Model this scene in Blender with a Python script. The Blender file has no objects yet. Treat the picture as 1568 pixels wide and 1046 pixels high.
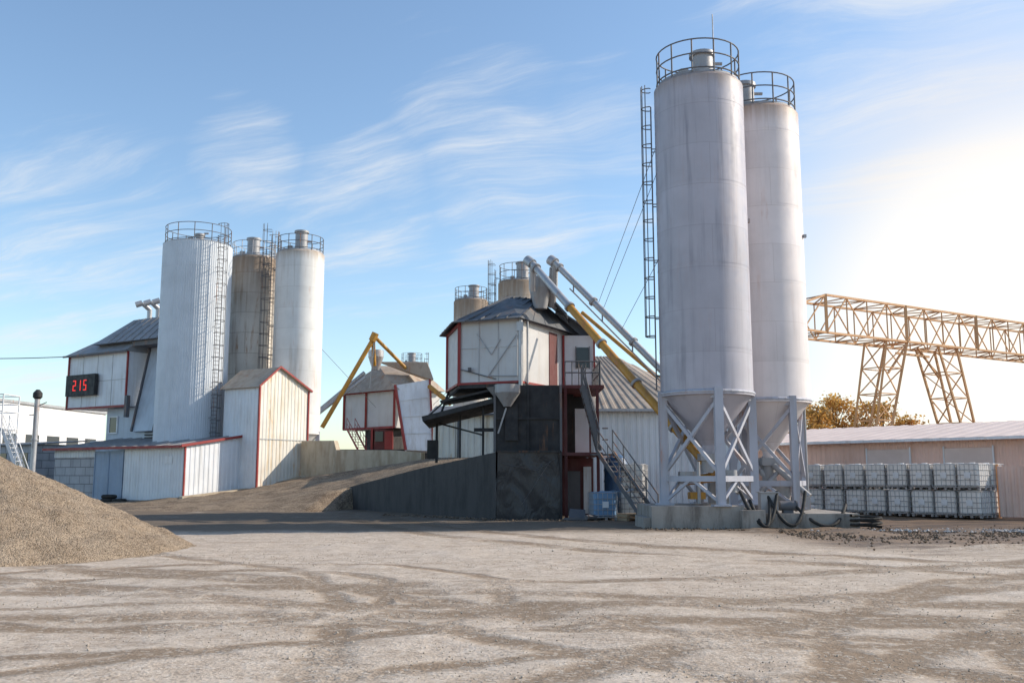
import bpy, math, random
from mathutils import Vector, Matrix, noise
rad = math.radians
random.seed(7)
scene = bpy.context.scene
V = Vector

# ------------------------------------------------------------------ builder
class MB:
    def __init__(s, name, mat):
        s.name = name; s.mat = mat; s.v = []; s.f = []; s.sm = []
    def add(s, vs, fs, smooth=False):
        o = len(s.v)
        s.v += [tuple(p) for p in vs]
        s.f += [tuple(i + o for i in f) for f in fs]
        s.sm += [smooth] * len(fs)
    def box(s, x0, y0, z0, x1, y1, z1):
        s.add([(x0,y0,z0),(x1,y0,z0),(x1,y1,z0),(x0,y1,z0),(x0,y0,z1),(x1,y0,z1),(x1,y1,z1),(x0,y1,z1)],
              [(0,3,2,1),(4,5,6,7),(0,1,5,4),(1,2,6,5),(2,3,7,6),(3,0,4,7)])
    def prism(s, poly, z0, z1):
        n = len(poly)
        if not isinstance(z1, (list, tuple)): z1 = [z1] * n
        if not isinstance(z0, (list, tuple)): z0 = [z0] * n
        vs = [(p[0], p[1], z0[i]) for i, p in enumerate(poly)] + [(p[0], p[1], z1[i]) for i, p in enumerate(poly)]
        fs = [(i, (i+1) % n, n + (i+1) % n, n + i) for i in range(n)]
        fs += [tuple(range(n-1, -1, -1)), tuple(range(n, 2*n))]
        s.add(vs, fs)
    def poly(s, pts): s.add(pts, [tuple(range(len(pts)))])
    def slab(s, a, b, c, d, t):
        a, b, c, d = V(a), V(b), V(c), V(d)
        nn = (b-a).cross(d-a).normalized() * t
        s.add([a-nn, b-nn, c-nn, d-nn, a, b, c, d],
              [(0,3,2,1),(4,5,6,7),(0,1,5,4),(1,2,6,5),(2,3,7,6),(3,0,4,7)])
    def rib(s, a, b, c, d, pitch=.25, h=.035, offset=0):
        a, b, c, d = V(a), V(b), V(c), V(d)
        nn = (b-a).cross(d-a).normalized()
        L = (b-a).length; n = max(1, int(L / pitch))
        ts = []
        for i in range(n):
            for k, o in ((0, 0), (.12, h), (.5, h), (.62, 0)):
                ts.append(((i + k) / n, o))
        ts.append((1, 0))
        vs = []; fs = []
        for t, o in ts:
            vs.append(a.lerp(b, t) + nn*(o+offset)); vs.append(d.lerp(c, t) + nn*(o+offset))
        for i in range(len(ts)-1):
            fs.append((2*i, 2*i+2, 2*i+3, 2*i+1))
        s.add(vs, fs)
    def cyl(s, cx, cy, z0, z1, r0, r1=None, n=48, cap=True, prof=None):
        if r1 is None: r1 = r0
        pr = prof or [(r0, z0), (r1, z1)]
        for (ra, za), (rb, zb) in zip(pr[:-1], pr[1:]):
            vs = []
            for i in range(n):
                a = 2*math.pi*i/n
                vs.append((cx+ra*math.cos(a), cy+ra*math.sin(a), za))
                vs.append((cx+rb*math.cos(a), cy+rb*math.sin(a), zb))
            s.add(vs, [(2*i, 2*((i+1) % n), 2*((i+1) % n)+1, 2*i+1) for i in range(n)], True)
        if cap:
            for (r, z, rev) in ((pr[0][0], pr[0][1], True), (pr[-1][0], pr[-1][1], False)):
                if r < .001: continue
                vs = [(cx+r*math.cos(2*math.pi*i/n), cy+r*math.sin(2*math.pi*i/n), z) for i in range(n)]
                s.add(vs, [tuple(range(n-1, -1, -1)) if rev else tuple(range(n))])
    def tube(s, p, q, r, n=8, r2=None):
        p, q = V(p), V(q)
        if r2 is None: r2 = r
        d = (q-p)
        if d.length < 1e-5: return
        d.normalize()
        u = d.cross(V((0,0,1)))
        if u.length < .01: u = V((1,0,0))
        u.normalize(); w = d.cross(u)
        vs = []
        for i in range(n):
            a = 2*math.pi*i/n
            o = u*math.cos(a) + w*math.sin(a)
            vs.append(p+o*r); vs.append(q+o*r2)
        s.add(vs, [(2*i, 2*i+1, 2*((i+1) % n)+1, 2*((i+1) % n)) for i in range(n)], True)
        if r > .05:
            s.add([vs[2*i] for i in range(n)], [tuple(range(n))])
            s.add([vs[2*i+1] for i in range(n)], [tuple(range(n-1, -1, -1))])
    def path(s, pts, r, n=6, closed=False):
        pts = list(pts)
        if closed: pts.append(pts[0])
        for a, b in zip(pts[:-1], pts[1:]): s.tube(a, b, r, n)
    def ring(s, cx, cy, z, R, r, n=28, a0=0, a1=360):
        k = n
        pts = [(cx+R*math.cos(rad(a0+(a1-a0)*i/k)), cy+R*math.sin(rad(a0+(a1-a0)*i/k)), z) for i in range(k+1)]
        s.path(pts, r, 5)
    def beam(s, p, q, w, h=None):
        h = h or w
        p, q = V(p), V(q); d = (q-p).normalized()
        u = d.cross(V((0,0,1)))
        if u.length < .01: u = V((1,0,0))
        u.normalize(); v = u.cross(d)
        u *= w/2; v *= h/2
        s.add([p-u-v, p+u-v, p+u+v, p-u+v, q-u-v, q+u-v, q+u+v, q-u+v],
              [(0,1,2,3),(7,6,5,4),(0,4,5,1),(1,5,6,2),(2,6,7,3),(3,7,4,0)])

class Group:
    def __init__(s, name, loc=(0,0,0), rot=0, world=False):
        s.e = bpy.data.objects.new(name, None)
        s.e.empty_display_size = .3
        scene.collection.objects.link(s.e)
        s.e.location = loc; s.e.rotation_euler = (0, 0, rot)
        s.loc = V(loc); s.world = world; s.parts = []
    def part(s, name, mat):
        m = MB(name, mat); s.parts.append(m); return m
    def done(s):
        s.objs = []
        for m in s.parts:
            if not m.v: continue
            me = bpy.data.meshes.new(m.name)
            vs = m.v
            if s.world: vs = [(a-s.loc.x, b-s.loc.y, c-s.loc.z) for a, b, c in vs]
            me.from_pydata(vs, [], m.f)
            me.polygons.foreach_set('use_smooth', m.sm)
            me.materials.append(m.mat); me.update()
            o = bpy.data.objects.new(m.name, me)
            scene.collection.objects.link(o); o.parent = s.e
            s.objs.append(o)
        return s
    def clone(s, loc, rot):
        e = bpy.data.objects.new(s.e.name, None); scene.collection.objects.link(e)
        e.location = loc; e.rotation_euler = (0, 0, rot)
        for o in s.objs:
            c = bpy.data.objects.new(o.name, o.data); scene.collection.objects.link(c); c.parent = e

def single(m):
    me = bpy.data.meshes.new(m.name); me.from_pydata(m.v, [], m.f)
    me.polygons.foreach_set('use_smooth', m.sm); me.materials.append(m.mat); me.update()
    o = bpy.data.objects.new(m.name, me); scene.collection.objects.link(o); return o

# ------------------------------------------------------------------ materials
class NT:
    def __init__(s, nt): s.nt = nt
    def new(s, t): return s.nt.nodes.new(t)
    def setin(s, sock, v):
        if isinstance(v, bpy.types.NodeSocket): s.nt.links.new(v, sock)
        else:
            if sock.type == 'RGBA' and len(v) == 3: v = (*v, 1)
            sock.default_value = v
    def math(s, op, a, b=0, c=0, clamp=False):
        n = s.new('ShaderNodeMath'); n.operation = op; n.use_clamp = clamp
        s.setin(n.inputs[0], a); s.setin(n.inputs[1], b)
        if op in ('MULTIPLY_ADD', 'WRAP'): s.setin(n.inputs[2], c)
        return n.outputs[0]
    def noise(s, vec, scale, detail=4, rough=.55, dist=0, col=False):
        n = s.new('ShaderNodeTexNoise'); s.setin(n.inputs['Vector'], vec)
        n.inputs['Scale'].default_value = scale; n.inputs['Detail'].default_value = detail
        n.inputs['Roughness'].default_value = rough; n.inputs['Distortion'].default_value = dist
        return n.outputs['Color' if col else 'Fac']
    def mapping(s, vec, scale=(1,1,1), loc=(0,0,0), rot=(0,0,0)):
        n = s.new('ShaderNodeMapping'); s.setin(n.inputs[0], vec)
        n.inputs['Location'].default_value = loc; n.inputs['Rotation'].default_value = rot
        n.inputs['Scale'].default_value = scale
        return n.outputs[0]
    def mr(s, v, a, b, c=0, d=1, smooth=True):
        n = s.new('ShaderNodeMapRange'); n.interpolation_type = 'SMOOTHSTEP' if smooth else 'LINEAR'
        s.setin(n.inputs[0], v)
        for i, x in enumerate((a, b, c, d)): s.setin(n.inputs[i+1], x)
        return n.outputs[0]
    def mix(s, f, a, b, mode='MIX'):
        n = s.new('ShaderNodeMix'); n.data_type = 'RGBA'; n.blend_type = mode; n.clamp_result = False
        s.setin(n.inputs[0], f); s.setin(n.inputs[6], a); s.setin(n.inputs[7], b)
        return n.outputs[2]
    def sep(s, v):
        n = s.new('ShaderNodeSeparateXYZ'); s.setin(n.inputs[0], v); return n.outputs
    def comb(s, x, y, z):
        n = s.new('ShaderNodeCombineXYZ')
        for i, q in enumerate((x, y, z)): s.setin(n.inputs[i], q)
        return n.outputs[0]
    def coord(s, w='Object'): return s.new('ShaderNodeTexCoord').outputs[w]
    def bump(s, h, strength=.3, dist=.02):
        n = s.new('ShaderNodeBump'); s.setin(n.inputs['Height'], h)
        n.inputs['Strength'].default_value = strength; n.inputs['Distance'].default_value = dist
        return n.outputs[0]

def newmat(name):
    m = bpy.data.materials.new(name); m.use_nodes = True
    b = m.node_tree.nodes['Principled BSDF']
    return m, NT(m.node_tree), b

def paint(name, col, dirtc=(.22,.2,.18), dirt=.35, rustc=(.25,.1,.035), rust=.15, rough=.5, panel=None, metallic=0, var=.12, bump=.15, streak=True, seed=0, topstain=None):
    m, N, b = newmat(name)
    c = N.coord(); c0 = c
    if seed: c = N.mapping(c, loc=(seed*3.7, seed*1.9, seed*.7))
    base = N.mix(N.mr(N.noise(c, .6, 5), .35, .7), col, tuple(x*(1-var) for x in col))
    h = N.noise(c, 2.2, 4)
    if panel:
        x, y, z = N.sep(c0)
        if panel[0] == 'cyl':
            u = N.math('MULTIPLY', N.math('ARCTAN2', y, x), panel[1])
        else:
            u = N.math('ADD', x, y)
        bt = N.new('ShaderNodeTexBrick'); N.setin(bt.inputs['Vector'], N.comb(u, z, 0))
        bt.inputs['Scale'].default_value = 1; bt.inputs['Brick Width'].default_value = panel[2]
        bt.inputs['Row Height'].default_value = panel[3]; bt.inputs['Mortar Size'].default_value = panel[4] if len(panel) > 4 else .012
        bt.inputs['Mortar Smooth'].default_value = .3
        bt.inputs['Color1'].default_value = (1,1,1,1); bt.inputs['Color2'].default_value = (.9,.9,.9,1)
        bt.inputs['Mortar'].default_value = (.72,.7,.68,1)
        bt.offset = .5 if panel[0] == 'cyl' or (len(panel) > 5) else 0
        base = N.mix(1, base, bt.outputs['Color'], 'MULTIPLY')
        h = N.math('SUBTRACT', h, N.math('MULTIPLY', bt.outputs['Fac'], .8))
    if streak:
        sv = N.mapping(c, scale=(3.2, 3.2, .16))
        s1 = N.noise(sv, 1, 5, .65)
        big = N.noise(c, .35, 3)
        dm = N.math('MULTIPLY', N.mr(s1, .45, .72), N.mr(big, .3, .65))
    else:
        dm = N.mr(N.noise(c, 1.3, 8, .7), .42, .7)
    base = N.mix(N.math('MULTIPLY', dm, dirt), base, dirtc)
    if rust > 0:
        sv2 = N.mapping(c, scale=(1.8, 1.8, .22), loc=(5, 3, 1))
        rm = N.math('MULTIPLY', N.mr(N.noise(sv2, 1, 7, .75), .54, .67), N.mr(N.noise(c, .5, 4), .40, .6))
        rm2 = N.mr(N.noise(c, 9, 3, .6), .66, .74)
        rr = N.math('ADD', N.math('MULTIPLY', rm, min(1, rust*2.2)), N.math('MULTIPLY', rm2, min(1, rust*.8)), clamp=True)
        base = N.mix(rr, base, N.mix(N.noise(c, 6, 3), rustc, tuple(min(1, q*2.2) for q in rustc)))
    if topstain:
        z = N.sep(c0)[2]
        st = N.math('ADD', z, N.math('MULTIPLY', N.noise(N.mapping(c, scale=(4,4,.3)), 1, 5, .7), topstain[2]))
        base = N.mix(N.math('MULTIPLY', N.mr(st, topstain[0], topstain[1]), topstain[4]), base, topstain[3])
    N.setin(b.inputs['Base Color'], base)
    N.setin(b.inputs['Roughness'], N.mr(N.noise(c, 3, 4), .3, .7, rough-.08, rough+.15))
    b.inputs['Metallic'].default_value = metallic
    N.setin(b.inputs['Normal'], N.bump(h, bump, .03))
    return m

def concrete(name, col=(.36,.34,.31), dark=(.12,.11,.1), amt=.6, block=None):
    m, N, b = newmat(name); c = N.coord()
    base = N.mix(N.noise(c, 1.5, 8, .65), tuple(x*.75 for x in col), tuple(min(1, x*1.15) for x in col))
    dm = N.mr(N.noise(N.mapping(c, scale=(1.6,1.6,.35)), 1, 7, .7), .42, .68)
    base = N.mix(N.math('MULTIPLY', dm, amt), base, dark)
    h = N.noise(c, 9, 6, .7)
    if block:
        x, y, z = N.sep(c)
        bt = N.new('ShaderNodeTexBrick'); N.setin(bt.inputs['Vector'], N.comb(N.math('ADD', x, y), z, 0))
        bt.inputs['Scale'].default_value = 1; bt.inputs['Brick Width'].default_value = block[0]
        bt.inputs['Row Height'].default_value = block[1]; bt.inputs['Mortar Size'].default_value = .03
        bt.inputs['Color1'].default_value = (1,1,1,1); bt.inputs['Color2'].default_value = (.8,.8,.82,1)
        bt.inputs['Mortar'].default_value = (.45,.45,.45,1)
        base = N.mix(1, base, bt.outputs['Color'], 'MULTIPLY')
        h = N.math('SUBTRACT', h, bt.outputs['Fac'])
    N.setin(b.inputs['Base Color'], base); b.inputs['Roughness'].default_value = .9
    N.setin(b.inputs['Normal'], N.bump(h, .4, .03))
    return m

M_SILO = paint('silo_paint', (.43,.415,.47), dirtc=(.20,.20,.24), dirt=.85, rust=.05, rough=.42, panel=('cyl',1.7,5.3,1.55,.008), topstain=(16.4,17.3,.8,(.22,.15,.09),.7), bump=.08)
M_SILO2 = paint('silo_paint_cream', (.74,.68,.68), dirtc=(.42,.36,.35), dirt=.35, rust=.12, rough=.4, panel=('cyl',1.7,5.3,1.55,.008), seed=2, topstain=(16.1,17.4,.9,(.3,.17,.08),.85), bump=.08)
M_SILO3 = paint('silo_paint_white', (.76,.755,.74), dirtc=(.38,.33,.27), dirt=.55, rust=.14, rough=.45, panel=('cyl',1.8,5.6,1.6,.012), seed=3, topstain=(18.6,19.7,1.2,(.3,.2,.12),.8), bump=.08)
M_SILOR = paint('silo_paint_rusty', (.70,.66,.60), dirtc=(.28,.19,.12), dirt=1.0, rust=.75, rustc=(.22,.11,.05), rough=.7, panel=('cyl',1.8,2.8,1.6,.035), seed=5, topstain=(15.5,22,4.5,(.22,.145,.09),.85))
M_CLAD = paint('silo_cladding', (.58,.63,.69), dirtc=(.40,.42,.45), dirt=.4, rust=.04, rough=.45, seed=1)
M_STEEL = paint('grey_steel', (.36,.36,.37), dirtc=(.18,.15,.13), dirt=.6, rust=.35, rough=.5, metallic=.2)
M_FRAME = paint('silo_frame_paint', (.42,.43,.49), dirtc=(.22,.19,.17), dirt=.6, rust=.3, rough=.5)
M_GALV = paint('galvanised', (.45,.46,.48), dirtc=(.25,.24,.23), dirt=.4, rust=.2, rough=.4, metallic=.4)
M_RAIL = paint('railing_dark', (.12,.12,.13), dirt=.3, rust=.4, rough=.6)
M_DARK = paint('dark_steel', (.03,.03,.035), dirtc=(.07,.06,.055), dirt=.5, rust=.15, rough=.65, panel=('flat',1.4,1.3,.02))
M_BLACK = paint('black_parts', (.02,.02,.022), dirtc=(.06,.055,.05), dirt=.4, rust=0, rough=.6)
M_WHITE = paint('white_panels', (.77,.79,.82), dirtc=(.42,.38,.34), dirt=.5, rust=.12, rough=.45, panel=('flat',1.5,1.45,.018), seed=4)
M_WHITEP = paint('white_sheet', (.75,.77,.80), dirtc=(.4,.36,.3), dirt=.5, rust=.12, rough=.5, seed=6)
M_CORR = paint('white_corrugated', (.72,.75,.79), dirtc=(.42,.39,.35), dirt=.45, rust=.08, rough=.45, seed=7)
M_CORRST = paint('stained_corrugated', (.74,.71,.64), dirtc=(.50,.33,.13), dirt=1.0, rustc=(.36,.2,.07), rust=.4, rough=.6, seed=8)
M_BLUEW = paint('pale_blue_sheet', (.5,.56,.63), dirtc=(.3,.32,.34), dirt=.5, rust=.05, rough=.5, seed=9)
M_BLUED = paint('blue_door', (.27,.35,.47), dirtc=(.15,.18,.22), dirt=.5, rust=.1, rough=.5)
M_RED = paint('red_trim', (.30,.03,.028), dirtc=(.12,.05,.04), dirt=.5, rust=.15, rough=.5)
M_MAROON = paint('maroon_panel', (.13,.03,.03), dirtc=(.05,.03,.03), dirt=.5, rust=.1, rough=.6)
M_ROOFG = paint('grey_roof_sheet', (.29,.295,.31), dirtc=(.16,.15,.14), dirt=.6, rust=.15, rough=.6, streak=False)
M_ROOFD = paint('dark_roof_sheet', (.09,.10,.115), dirtc=(.18,.17,.155), dirt=.5, rust=.15, rough=.55, streak=False)
M_ROOFT = paint('tan_roof_sheet', (.42,.35,.28), dirtc=(.22,.16,.12), dirt=.6, rust=.3, rough=.6, streak=False)
M_YEL = paint('yellow_paint', (.52,.26,.04), dirtc=(.2,.11,.05), dirt=.8, rust=.35, rough=.5)
M_WARE = paint('warehouse_wall', (.78,.54,.45), dirtc=(.55,.38,.3), dirt=.4, rust=.12, rough=.7, seed=11)  # base colour lightened and warmed to imitate bright haze
M_WAREROOF = paint('warehouse_roof', (.70,.58,.53), dirtc=(.52,.41,.36), dirt=.3, rust=.05, rough=.75, streak=False)
M_GANTRY = paint('gantry_paint', (.60,.33,.15), dirtc=(.36,.19,.09), dirt=.5, rust=.3, rough=.6)
M_CONC = concrete('concrete', (.34,.31,.28), (.12,.10,.085), .85)
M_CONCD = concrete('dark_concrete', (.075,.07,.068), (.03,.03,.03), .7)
M_CONCT = concrete('tan_concrete', (.5,.43,.33), (.26,.18,.11), .6)
M_BLOCK = concrete('concrete_blocks', (.5,.5,.52), (.25,.25,.26), .4, (1.2,.6))
M_FAR = paint('plaster_white', (.76,.76,.76), dirtc=(.5,.48,.46), dirt=.3, rust=0, rough=.8, seed=12)
M_GLASS, N, b = newmat('window_glass')
b.inputs['Base Color'].default_value = (.03,.04,.05,1); b.inputs['Roughness'].default_value = .12
M_IBC, N, b = newmat('ibc_plastic')
N.setin(b.inputs['Base Color'], N.mix(N.noise(N.coord(), 2, 3), (.8,.77,.74), (.68,.66,.64)))
b.inputs['Roughness'].default_value = .35
M_IBCB = paint('ibc_blue', (.14,.27,.45), dirt=.3, rust=0, rough=.4)
M_TANKB = paint('blue_tank_plastic', (.03,.09,.2), dirt=.3, rust=0, rough=.4)
M_WOOD = paint('pallet_wood', (.33,.24,.15), dirt=.5, rust=0, rough=.85)
M_RUB = paint('rubber', (.02,.02,.02), dirtc=(.08,.07,.06), dirt=.5, rust=0, rough=.8, streak=False)
M_LED, N, b = newmat('led_red')
b.inputs['Base Color'].default_value = (.3,0,0,1); b.inputs['Emission Color'].default_value = (1,.04,.03,1); b.inputs['Emission Strength'].default_value = .9

M_TARP, N, b = newmat('black_tarp')
c = N.coord()
N.setin(b.inputs['Base Color'], N.mix(N.mr(N.noise(N.mapping(c, scale=(1,1,.4)), 1.2, 5, .55), .35, .8), (.030,.031,.036), (.055,.052,.052)))
b.inputs['Roughness'].default_value = .42
N.setin(b.inputs['Normal'], N.bump(N.noise(N.mapping(c, scale=(1,1,.5)), 1.6, 4, .5, .8), .8, .15))

# --- ground
M_GROUND, N, b = newmat('ground_gravel')
c = N.coord()
x, y, z = N.sep(c)
wob = N.noise(c, .12, 4, .5, col=True)
wv = N.new('ShaderNodeVectorMath'); wv.operation = 'MULTIPLY_ADD'
N.setin(wv.inputs[0], wob); wv.inputs[1].default_value = (2.0,2.0,0); N.setin(wv.inputs[2], c)
wx, wy, wz = N.sep(wv.outputs[0])
tr = None
circ = [(-5.2,15.0,5.2,.26),(-5.2,15.0,3.4,.24),(-2,-8,20,.24),(-2,-8,22.1,.26),(8,44,32,.36),(8,44,30,.4),(14,8,9,.26),(14,8,10.9,.28),
        (-30,-20,43,.35),(-30,-20,45,.35),(-10,60,44.5,.45),(-10,60,47.6,.45),(30,50,38,.45),(30,50,36,.45),(4,1,9.6,.22),(4,1,11.6,.24),(-18,10,16,.3),(60,-40,75,.4),(60,-40,77,.4)]
for (cx, cy, r, w) in circ:
    dx = N.math('SUBTRACT', wx, cx+1.0); dy = N.math('SUBTRACT', wy, cy+1.0)
    rr = N.math('SQRT', N.math('ADD', N.math('MULTIPLY', dx, dx), N.math('MULTIPLY', dy, dy)))
    band = N.mr(N.math('ABSOLUTE', N.math('SUBTRACT', rr, r)), w*.35, w*1.25, 1, 0)
    tr = band if tr is None else N.math('MAXIMUM', tr, band)
brk = N.mr(N.noise(c, .35, 7, .72), .34, .54)
track = N.math('MULTIPLY', tr, brk)
fine = N.noise(c, 22, 6, .75)
mid = N.noise(c, 2.2, 8, .7)
strk = N.noise(N.mapping(c, scale=(.25,1.3,1), rot=(0,0,rad(8))), 1.1, 7, .68)
big = N.noise(c, .16, 5, .6)
g = N.mix(N.mr(mid, .32, .68), (.43,.345,.27), (.61,.52,.43))
g = N.mix(N.math('MULTIPLY', N.mr(strk, .5, .66), .35), g, (.36,.265,.19))
g = N.mix(N.math('MULTIPLY', N.mr(big, .5, .66), .45), g, (.67,.59,.51))
g = N.mix(N.math('MULTIPLY', track, .85), g, (.22,.155,.10))
vor = N.new('ShaderNodeTexVoronoi'); N.setin(vor.inputs['Vector'], c); vor.inputs['Scale'].default_value = 19
vr = N.sep(vor.outputs['Color'])[0]
g = N.mix(N.math('MULTIPLY', N.mr(vr, .8, .84), .3), g, (.7,.65,.58))
g = N.mix(N.math('MULTIPLY', N.mr(vr, .14, .1), .45), g, (.22,.18,.14))
g = N.mix(N.math('MULTIPLY', N.mr(fine, .45, .62), .28), g, (.29,.235,.18))
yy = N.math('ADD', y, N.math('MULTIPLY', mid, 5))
mud_shade = N.math('MULTIPLY', N.mr(yy, 32.5, 35.5), N.mr(N.noise(c, .3, 6, .7), .15, .45))  # mud round the buildings, also deepening their shadow band in the ground colour
g = N.mix(N.math('MULTIPLY', mud_shade, .88), g, (.12,.09,.063))
# churned dark earth on the right-hand side of the yard
ex = N.math('MULTIPLY', N.mr(N.math('ADD', x, N.math('MULTIPLY', mid, 4)), 8.5, 11.5), N.mr(N.math('ADD', yy, N.math('MULTIPLY', strk, 9)), 29.0, 33.0))
g = N.mix(N.math('MULTIPLY', ex, .82), g, N.mix(N.mr(strk, .4, .6), (.20,.125,.07), (.085,.055,.035)))
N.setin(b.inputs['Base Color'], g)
N.setin(b.inputs['Roughness'], N.mr(ex, 0, 1, .95, .6))
b.inputs['Specular IOR Level'].default_value = .2
hh = N.math('ADD', N.math('MULTIPLY', mid, 1.2), N.math('ADD', N.math('MULTIPLY', fine, .45), N.math('MULTIPLY', strk, 1.2)))
hh = N.math('SUBTRACT', hh, N.math('MULTIPLY', track, 1.2))
hh = N.math('ADD', hh, N.math('MULTIPLY', N.mr(vor.outputs['Distance'], 0, .5, 1, 0), .2))
N.setin(b.inputs['Normal'], N.bump(hh, .65, .06))

def earth(name, a, b2, sc=3, bst=.8, vs_=20):
    m, N, b = newmat(name); c = N.coord()
    g = N.mix(N.mr(N.noise(c, sc, 9, .75), .3, .7), a, b2)
    v = N.new('ShaderNodeTexVoronoi'); N.setin(v.inputs['Vector'], c); v.inputs['Scale'].default_value = vs_
    r = N.sep(v.outputs['Color'])[0]
    g = N.mix(N.math('MULTIPLY', N.mr(r, .7, .8), .4), g, tuple(min(1, q*1.35) for q in b2))
    g = N.mix(N.math('MULTIPLY', N.mr(r, .25, .15), .5), g, tuple(q*.55 for q in a))
    N.setin(b.inputs['Base Color'], g); b.inputs['Roughness'].default_value = .95; b.inputs['Specular IOR Level'].default_value = .15
    h = N.math('ADD', N.noise(c, 14, 6, .75), N.mr(v.outputs['Distance'], 0, .6, 1, 0))
    N.setin(b.inputs['Normal'], N.bump(h, bst, .045))
    return m
M_PILE = earth('pile_gravel', (.24,.18,.125), (.36,.285,.21), 1.2, .8, 27)
M_RAMP = earth('ramp_dirt', (.14,.10,.07), (.36,.28,.20), .9)
M_STONE = earth('stones', (.32,.27,.21), (.55,.48,.41), 6, .3)
M_RUBBLE = earth('rubble', (.06,.045,.035), (.24,.18,.13), 2, .4)
M_RUBW = earth('rubble_pale', (.10,.09,.085), (.6,.58,.57), 1, .4)

# ------------------------------------------------------------------ world + sun
SUN_AZ = 80
SUN_EL = 31
w = bpy.data.worlds.new('World'); scene.world = w; w.use_nodes = True
N = NT(w.node_tree); bg = w.node_tree.nodes['Background']
sky = N.new('ShaderNodeTexSky'); sky.sky_type = 'NISHITA'; sky.sun_disc = False
sky.sun_elevation = rad(SUN_EL); sky.sun_rotation = rad(SUN_AZ)
sky.air_density = 1.0; sky.dust_density = .6; sky.ozone_density = 1.8
d = N.coord('Generated'); dx, dy, dz = N.sep(d)
den = N.math('ADD', N.math('MAXIMUM', dz, 0), .13)
px = N.math('DIVIDE', dx, den); py = N.math('DIVIDE', dy, den)
p = N.mapping(N.comb(px, py, 0), rot=(0,0,rad(25)))
warp = N.new('ShaderNodeVectorMath'); warp.operation = 'MULTIPLY_ADD'
N.setin(warp.inputs[0], N.noise(p, 1.1, 3, .5, col=True)); warp.inputs[1].default_value = (.6,.5,0); N.setin(warp.inputs[2], p)
pw = warp.outputs[0]
c1 = N.noise(N.mapping(pw, scale=(.55,2.4,1), loc=(7.1,2.4,0)), 1.3, 8, .64)
c2 = N.noise(N.mapping(pw, scale=(1.8,9,1), loc=(1,2,0)), 1.7, 7, .72)
cov = None
for (u_, v_, ww, amp) in ((-.04,.40,.010,.65),(-.16,.285,.009,.85),(.0,.31,.010,1.0),(.10,.35,.008,.8),(-.46,.21,.030,.75),(-.29,.34,.004,.95),(.44,.46,.03,.85),(.62,.50,.03,.75),(-.1,.23,.012,.5)):
    k = V((u_,1,v_)).normalized()
    dn = N.new('ShaderNodeVectorMath'); dn.operation = 'DOT_PRODUCT'; N.setin(dn.inputs[0], d); dn.inputs[1].default_value = k
    q = N.mr(dn.outputs['Value'], 1-ww, 1.0, 0, amp)
    cov = q if cov is None else N.math('MAXIMUM', cov, q)
thr = N.mr(cov, 0, 1, .62, .33, smooth=False)
cl = N.mr(N.math('SUBTRACT', c1, thr), 0, .30)
cl = N.math('MULTIPLY', cl, N.mr(c2, .3, .66, .3, 1))
sk = N.mix(1, sky.outputs[0], (1.60,1.66,1.64), 'MULTIPLY')
skyc = N.mix(N.math('MULTIPLY', cl, .8), sk, (6.8,7.0,7.2))
gd = V((.57,1,.16)).normalized()
dotn = N.new('ShaderNodeVectorMath'); dotn.operation = 'DOT_PRODUCT'; N.setin(dotn.inputs[0], d); dotn.inputs[1].default_value = gd
skyc = N.mix(N.math('MULTIPLY', N.mr(dotn.outputs['Value'], .94, 1.0), .75), skyc, (8.0,7.2,6.4))
skyc = N.mix(N.math('MULTIPLY', N.mr(dotn.outputs['Value'], .975, 1.0), .9), skyc, (9.5,9.0,8.2))
N.setin(bg.inputs[0], skyc); bg.inputs[1].default_value = .128

sd = bpy.data.lights.new('sun', 'SUN'); sd.energy = 5.0; sd.angle = rad(.5); sd.color = (1,.88,.72)
so = bpy.data.objects.new('sun', sd); scene.collection.objects.link(so)
az = rad(SUN_AZ); el = rad(SUN_EL)
sdir = V((math.sin(az)*math.cos(el), math.cos(az)*math.cos(el), math.sin(el)))
so.rotation_euler = sdir.to_track_quat('Z', 'Y').to_euler(); so.location = (60,10,40)

# ------------------------------------------------------------------ camera
cd = bpy.data.cameras.new('camera'); cam = bpy.data.objects.new('camera', cd); scene.collection.objects.link(cam)
cam.location = (0,0,1.8); cam.rotation_euler = (rad(90+8.05), 0, 0)
cd.lens = 33.3; cd.sensor_width = 36; cd.clip_end = 6000; scene.camera = cam
scene.view_settings.view_transform = 'Standard'; scene.view_settings.look = 'None'; scene.view_settings.exposure = 0

# ------------------------------------------------------------------ ground
def axis(lo, hi, step, far):
    a = []; q = lo
    while q <= hi + 1e-6: a.append(q); q += step
    s = step; q = a[-1]
    while q < far: s *= 1.25; q += s; a.append(q)
    s = step; q = a[0]; pre = []
    while q > -far: s *= 1.25; q -= s; pre.append(q)
    return pre[::-1] + a
xs = axis(-18, 22, .3, 3500); ys = axis(6, 42, .3, 3500)
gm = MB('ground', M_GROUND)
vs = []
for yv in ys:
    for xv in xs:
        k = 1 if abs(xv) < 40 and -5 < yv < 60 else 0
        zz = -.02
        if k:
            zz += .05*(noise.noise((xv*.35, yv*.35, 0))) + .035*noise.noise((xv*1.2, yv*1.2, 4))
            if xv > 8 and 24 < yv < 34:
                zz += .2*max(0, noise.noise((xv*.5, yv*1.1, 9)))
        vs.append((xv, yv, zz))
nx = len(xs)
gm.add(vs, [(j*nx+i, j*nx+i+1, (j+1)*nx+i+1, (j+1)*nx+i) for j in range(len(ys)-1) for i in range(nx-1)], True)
single(gm)

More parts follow.
